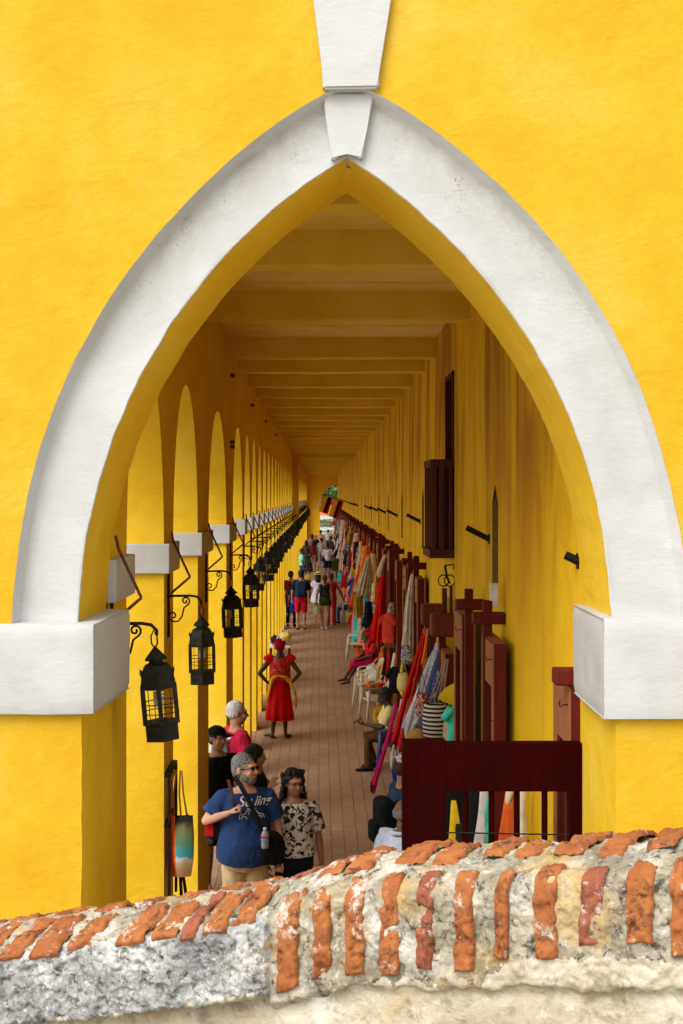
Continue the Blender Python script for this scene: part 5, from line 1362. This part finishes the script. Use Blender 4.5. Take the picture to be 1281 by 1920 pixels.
for k, it in enumerate(items):
    nm, tp, bt_, s, wt, wb, dp, mt, lb, ct, fo = it
    drape(nm, S(tp[0], tp[1], s), S(bt_[0], bt_[1], s*1.0), wt, wb, dp, mt, lb, ct, fo, k*1.7, 'goods hung on the doors')
# orange braided hammock fringe behind the gate
br = thing('braided_hammock', 'orange and cream braided hammock ends seen through the gate', 'hammock', S(955, 1475, 282)); L0 = br.location
b = MB()
for q in range(9):
    f = q/8; e = S(930+38*f, 1640, 282)-L0; a_ = Vector(((f-.5)*.03, 0, 0)); m_ = S(940+22*f, 1560, 282)-L0
    b.tube([a_, (a_*.3+m_*.7), m_, e], [.006, .009, .013, .014], 7)
b.build('braids', CL(206, 92, 36), br, smooth=True)
b = MB(); b.tube([(-.0, 0, .12), (0.01, -.01, .0), (-.01, 0, -.10)], [.035, .03, .02], 10, rnd=True); b.build('knot', CL(214, 196, 160), br, smooth=True)
# woven bag with cords
wb_ = thing('woven_bag', 'black and cream striped woven shoulder bag hanging on long cords', 'bag', S(816, 1318, 188))
b = MB(); b.lathe((0, 0, 0), [(.02, -.36), (.10, -.355), (.125, -.30), (.128, -.15), (.11, -.02), (.085, .0), (.07, -.01)], 24); b.build('pouch', SM, wb_, smooth=True)
for q, (dx, tx) in enumerate([(-.06, .10), (-.02, .12), (.03, .11), (.07, .13)]):
    b = MB(); b.tube([(dx, 0, -.02), ((dx+tx)/2, -.01, .22), (tx, 0, .44)], .007, 6); b.build('cord', CL(150, 145, 135), wb_, smooth=True)
b = MB(); b.box(-.13, .08, -.06, .05, -.46, -.37, .03); o = sub(b, 'cloth_pile', CL(205, 200, 196), None, .012, 2, .03); o.location = S(812, 1320, 186); tag(o, 'crumpled white cloth under the striped bag', 'cloth')
sb = thing('straw_bag', 'round tan straw bag left of the striped bag', 'bag', S(783, 1368, 182))
b = MB(); b.lathe((0, 0, 0), [(.0, -.24), (.08, -.23), (.13, -.15), (.115, -.05), (.06, .0), (.05, .01)], 22); b.build('pouch', CL(170, 124, 62), sb, smooth=True)
b = MB(); b.tube([(-.05, 0, -.01), (.05, 0, .18), (.22, 0, .42)], .007, 6); b.build('cord', CL(170, 150, 120), sb, smooth=True)
for k_, (px_, py_, s_, w_, h_, cc, lb) in enumerate([    (728, 1150, 112, .24, .5, (196, 60, 40), 'rust coloured shirt right of the scarlet dress'), (664, 1085, 66, .3, .55, (60, 70, 110), 'slate blue shirt behind the orange scarf'), (741, 1250, 124, .2, .4, (30, 28, 34), 'black shirt above the seated person with a phone')]):
    hang_shirt('hanging_shirt', S(px_, py_, s_), w_, h_, CL(*cc), lb, R(20*k_-40), 'goods hung on the doors')
for k_, (px_, py_, s_, cc, lb) in enumerate([(792, 1300, 176, (150, 40, 44), 'small red woven bag behind the pale printed scarves'), (764, 1210, 146, (60, 90, 120), 'small blue woven bag under the rust red garment'), (846, 1345, 190, (190, 150, 90), 'tan woven purse beside the turquoise t-shirt'), (756, 1262, 142, (214, 196, 90), 'yellow woven bag above the person with a phone')]):
    hb = thing('woven_bag', lb, 'bag', S(px_, py_, s_), 0, 'small woven bags'); b = MB(); b.lathe((0, 0, 0), [(.01, -.24), (.065, -.235), (.085, -.18), (.08, -.08), (.06, -.0), (.05, -.005)], 18); b.build('pouch', printed(lb[6:12], cc) if False else pattern('woven %d' % k_, srgb(*cc), (.5, .46, .38, 1), 30, .52), hb, smooth=True)
    b = MB(); b.tube([(-.05, 0, -.01), (-.01, 0, .18), (.0, 0, .2), (.01, 0, .18), (.05, 0, -.01)], .006, 6); b.build('cord', CL(150, 140, 120), hb, smooth=True)
hang_shirt('hanging_shirt', S(858, 1322, 196), .20, .36, CL(76, 206, 178), 'small turquoise t-shirt hanging over the gate', R(10), 'goods hung on the doors')
# tricolour fan
fan = thing('paper_fan', 'yellow, blue and red fan above the turquoise t-shirt', 'fan', S(868, 1330, 197))
def sector(r0, r1, a0, a1, y0, y1): 
    n = 10; A = [R(a0+(a1-a0)*i/n) for i in range(n+1)]; b = MB()
    b.loft([[Vector((r*math.cos(a), yy, r*math.sin(a))) for a in A] for r, yy in ((r0, y0), (r1, y0), (r1, y1), (r0, y1), (r0, y0))], closed=False, caps=False); return b
for r0, r1, cc in ((.085, .26, (232, 196, 36)), (.045, .085, (24, 52, 110)), (.0, .045, (200, 30, 36))): sector(r0, r1, 92, 158, -.006, .006).build('stripe', CL(*cc), fan)
# ring mounted on a post
rg = thing('iron_door_ring', 'iron rings and bracket on a short plank on the yellow wall', 'ring', Wp(838, 1085, 13.0)); L0 = rg.location
b = MB(); b.box(-.05, .0, -.03, .03, -.42, -.10, .004); b.box(.03, .06, -.03, .03, -.5, -.08, .004); b.build('plank', M['windowwood'], rg)
b = MB(); 
for dx in (-.035, .03): b.tube([Vector((dx+.055*math.cos(a), .01*dx*10, -.02+.06*math.sin(a))) for a in np.linspace(0, 6.28, 20)], .007, 6)
b.tube([(-.02, 0, .14), (0, 0, .02), (.03, 0, -.05)], .012, 6); b.tube([(-.02, 0, .14), (.07, 0, .15), (.07, 0, .10)], .008, 6); b.build('rings', M['iron'], rg, smooth=True)
# chain loops and box seen near
b = MB()
for k in range(4): b.tube([Vector((.028*math.cos(a), .004*k, -.07*k+.034*math.sin(a))) for a in np.linspace(0, 6.28, 16)], .005, 6)
o = b.build('rattan_rings', CL(120, 96, 60), None, smooth=True); o.location = S(1034, 1512, 300); tag(o, 'string of small rattan rings seen through the gate', 'rings')
b = MB(); b.box(-.03, .03, -.04, .04, -.09, .09, .006); o = b.build('meter_box', CL(206, 204, 196)); o.location = S(926, 1115, 243); tag(o, 'small white switch box above the door post', 'switch box')

# tote bag and black frame on the left pier
fr_ = thing('wall_frame', 'narrow black wooden frame leaning on the left pier behind the tote bag', 'frame', Wp(317, 1560, 9.05)); 
b = MB(); q0 = Vector((0, 0, 0))
for x0_, x1_ in ((-.05, -.03), (.02, .04)): b.box(x0_, x1_, -.25, -.22, -.5, .48, .004); b.box(x0_, x1_, .17, .2, -.5, .48, .004)
b.box(-.05, .04, -.25, .2, .46, .49, .004); b.box(-.05, .04, -.25, .2, .1, .13, .004); b.build('frame_bars', M['iron'], fr_)
tt = thing('tote_bag', 'orange canvas tote bag with a painted beach scene on the left pier', 'bag', Wp(338, 1530, 8.9))
beach = NB('painted beach canvas'); tc = beach.n('ShaderNodeTexCoord'); sx = beach.n('ShaderNodeSeparateXYZ'); beach.l(tc.outputs['Object'], sx.inputs[0])
nz = beach.noise(beach.coord(), 9, 4, .6); hh = beach.math('ADD', beach.math('MULTIPLY', sx.outputs[2], 2.3), beach.math('MULTIPLY', nz, .5))
BM = beach.done(beach.ramp(beach.math('ADD', hh, .75), [(.12, (.45, .25, .12, 1)), (.22, (.45, .35, .22, 1)), (.3, (.5, .5, .48, 1)), (.38, (.04, .30, .42, 1)), (.6, (.08, .20, .10, 1)), (.8, (.16, .13, .05, 1)), (.95, (.02, .02, .02, 1))]), .85, None, .15)
b = MB(); rows = []
for i in range(11):
    x = -.09+.18*i/10; bul = .05*math.sin(math.pi*i/10)
    rows.append([Vector((x, -.01-bul*.3, .0+.02*math.sin(i))), Vector((x*1.05+.01, -.03-bul, -.14)), Vector((x*1.0+.012, -.04-bul, -.30)), Vector((x*.85+.005, -.02-bul*.5, -.43)), Vector((x*.8, .03, -.435)), Vector((x, .05+bul, -.3)), Vector((x, .04+bul, -.14)), Vector((x, .02, 0))])
b.loft(rows)
for fi, f in enumerate(b.f):
    if sum(b.v[q_][0] for q_ in f)/len(f) < -.028: b.mi[fi] = 1
b.build('canvas', [BM, CL(236, 100, 26)], tt, smooth=True, auto=60)
for q, (x0_, x1_) in enumerate([(-.07, -.045), (-.04, -.03), (.01, -.0), (.06, .01)]):
    b = MB(); b.tube([(x0_, -.01, -.05), ((x0_+x1_)/2-.01, -.01, .16), (x1_, .0, .33)], .007, 6); b.build('handle', CL(150, 100, 56), tt, smooth=True)
b = MB(); b.tube([(.02, 0, -.42), (.05, 0, -.62)], .012, 8); b.tube([(.0, 0, -.42), (.01, 0, -.6)], .012, 8); b.build('tassel', CL(20, 18, 18), tt, smooth=True)

# flags on slanting poles near the far end
for k, (px_, py_) in enumerate([(607, 928), (626, 934)]):
    Yk = 46+4*(1-k); s = F/Yk; fl = thing('national_flag', ['yellow, blue and red flag nearest the far archway, left of two', 'yellow, blue and red flag, right of two near the far archway'][k], 'flag', Wp(px_, py_, Yk), 0, 'flags on slanting poles')
    W_, H_ = .33/ s*s, .66; tilt_ = R(-24)
    for j, (a0, a1, cc) in enumerate(((0, .5, (222, 150, 40)), (.5, .75, (22, 22, 44)), (.75, 1, (160, 18, 30)))):
        b = MB(); rows = []
        for i in range(7):
            u = a0+(a1-a0)*i/6; rows.append([Vector((u*.46, .035*math.sin(u*9+v_*2), -v_*H_-u*.14)) for v_ in np.linspace(0, 1, 9)])
        b.loft(rows, closed=False, caps=False)
        for i in range(len(b.v)): x, y_, z = b.v[i]; b.v[i] = (x*math.cos(tilt_)-0*z+(z*.32), y_, z)
        o = b.build('stripe', CL(*cc), fl, smooth=True); m = o.modifiers.new('t', 'SOLIDIFY'); m.thickness = .004
    e = Vector((XR-.02, Yk, 3.72))-fl.location; b = MB(); b.tube([(-.02, 0, .02), (.3, 0, -.06), e], .012, 6); b.build('pole', M['iron'], fl)

# goods in the farther bays, each its own thing
pal = [('white', (212, 208, 204)), ('scarlet', (196, 24, 20)), ('orange', (222, 104, 36)), ('cream', (204, 190, 156)), ('turquoise', (70, 180, 180)), ('navy', (28, 34, 66)), ('mustard', (206, 156, 44)), ('pink', (214, 120, 140)), ('maroon', (110, 22, 24)), ('black', (26, 24, 26)), ('brick red', (150, 40, 30)), ('ivory', (220, 214, 196)), ('crimson', (160, 16, 34)), ('brown', (110, 70, 44))]
kinds = [('hanging_dress', 'dress', .10, .30, 1.2), ('hanging_scarf', 'scarf', .06, .13, 1.3), ('hanging_shirt', 'shirt', .2, .26, .6), ('hanging_wrap', 'wrap', .1, .24, .8), ('hanging_hammock', 'hammock', .06, .16, 1.0)]
_pr = {}
def printed(cn, cc):
    if cn not in _pr: _pr[cn] = pattern('printed '+cn, srgb(*cc), (.55, .50, .42, 1) if sum(cc) < 420 else (.25, .04, .04, 1), 15, .53)
    return _pr[cn]
rnd = random.Random(42)
for bi, yc in enumerate(doorsY):
    if yc < 20: continue
    n = 9 if yc < 60 else 6
    ck = [(c_, k_) for c_ in range(len(pal)) for k_ in range(len(kinds))]; rnd.shuffle(ck)
    for q in range(n):
        c_, k_ = ck[q]; cn, cc = pal[c_]; kn, kc, wt, wb, ln = kinds[k_]
        low = q % 3 == 2
        zt = rnd.uniform(1.5, 2.1) if low else rnd.uniform(2.5, 2.95); L = ln*rnd.uniform(.7, 1.15); L = min(L, zt-.15)
        if yc < 29: 
            if q > 2: continue
            zt = min(zt, 1.3+.9*(q == 0)); L = min(L, .8)
        x = rnd.uniform(1.04, 1.24) if not low else rnd.uniform(.98, 1.16)
        x = rnd.uniform(1.22, 1.3) if yc < 29 else x; yy = yc+(-1.0 if q % 2 else .9)+rnd.uniform(-.5, .5)
        wt2 = wt; wb2 = wb*rnd.uniform(.8, 1.2)
        drape(kn, (x, yy, zt), (x-rnd.uniform(-.02, .1), yy-.04, zt-L), wt2, wb2, wb2*.6, (CL(*cc) if q % 4 else printed(cn, cc)), '%s %s hanging at the %s door bay from the gate' % (cn, kc, ORD[bi]), kc, 5, q*1.3, 'goods hung in the farther door bays')
    # crates / stock on the floor
    for q in range(2):
        cn, cc = pal[(bi*5+q*3) % len(pal)]; b = MB(); hh = rnd.uniform(.3, .6); b.box(-.16, .16, -.2, .2, 0, hh*.7, .03); b.ell((0, 0, hh*.75), (.14, .17, hh*.3), 12, 8)
        o = sub(b, 'stock_sack', CL(*cc), None, .02, 2, .05); o.location = (rnd.uniform(1.02, 1.16), yc+(-.9 if q else .8), 0); tag(o, '%s stuffed sack on the floor at the %s door bay from the gate' % (cn, ORD[bi]), 'sack', 'sacks on the floor along the doors')
b = MB()
for k in range(6): b.tube([(.95+.02*k, 34.6+.05*k, .03), (1.12+.02*k, 34.7+.05*k, .85)], .016, 8, rb=.05, xax=(0, 1, 0))
o = b.build('folded_stands', CL(190, 186, 176), None, smooth=True, origin=(1, 34.7, 0)); tag(o, 'pale folded stands leaning beside the pale chair', 'folding stand')
b = MB(); b.lathe((0, 0, 0), [(.09, 0), (.12, .2), (.125, .205), (.11, .2), (.08, .01)], 16); o = b.build('blue_bucket', CL(36, 62, 180), None, smooth=True); o.location = (1.13, 17.6, .02); tag(o, 'bright blue bucket under the blue chair', 'bucket')
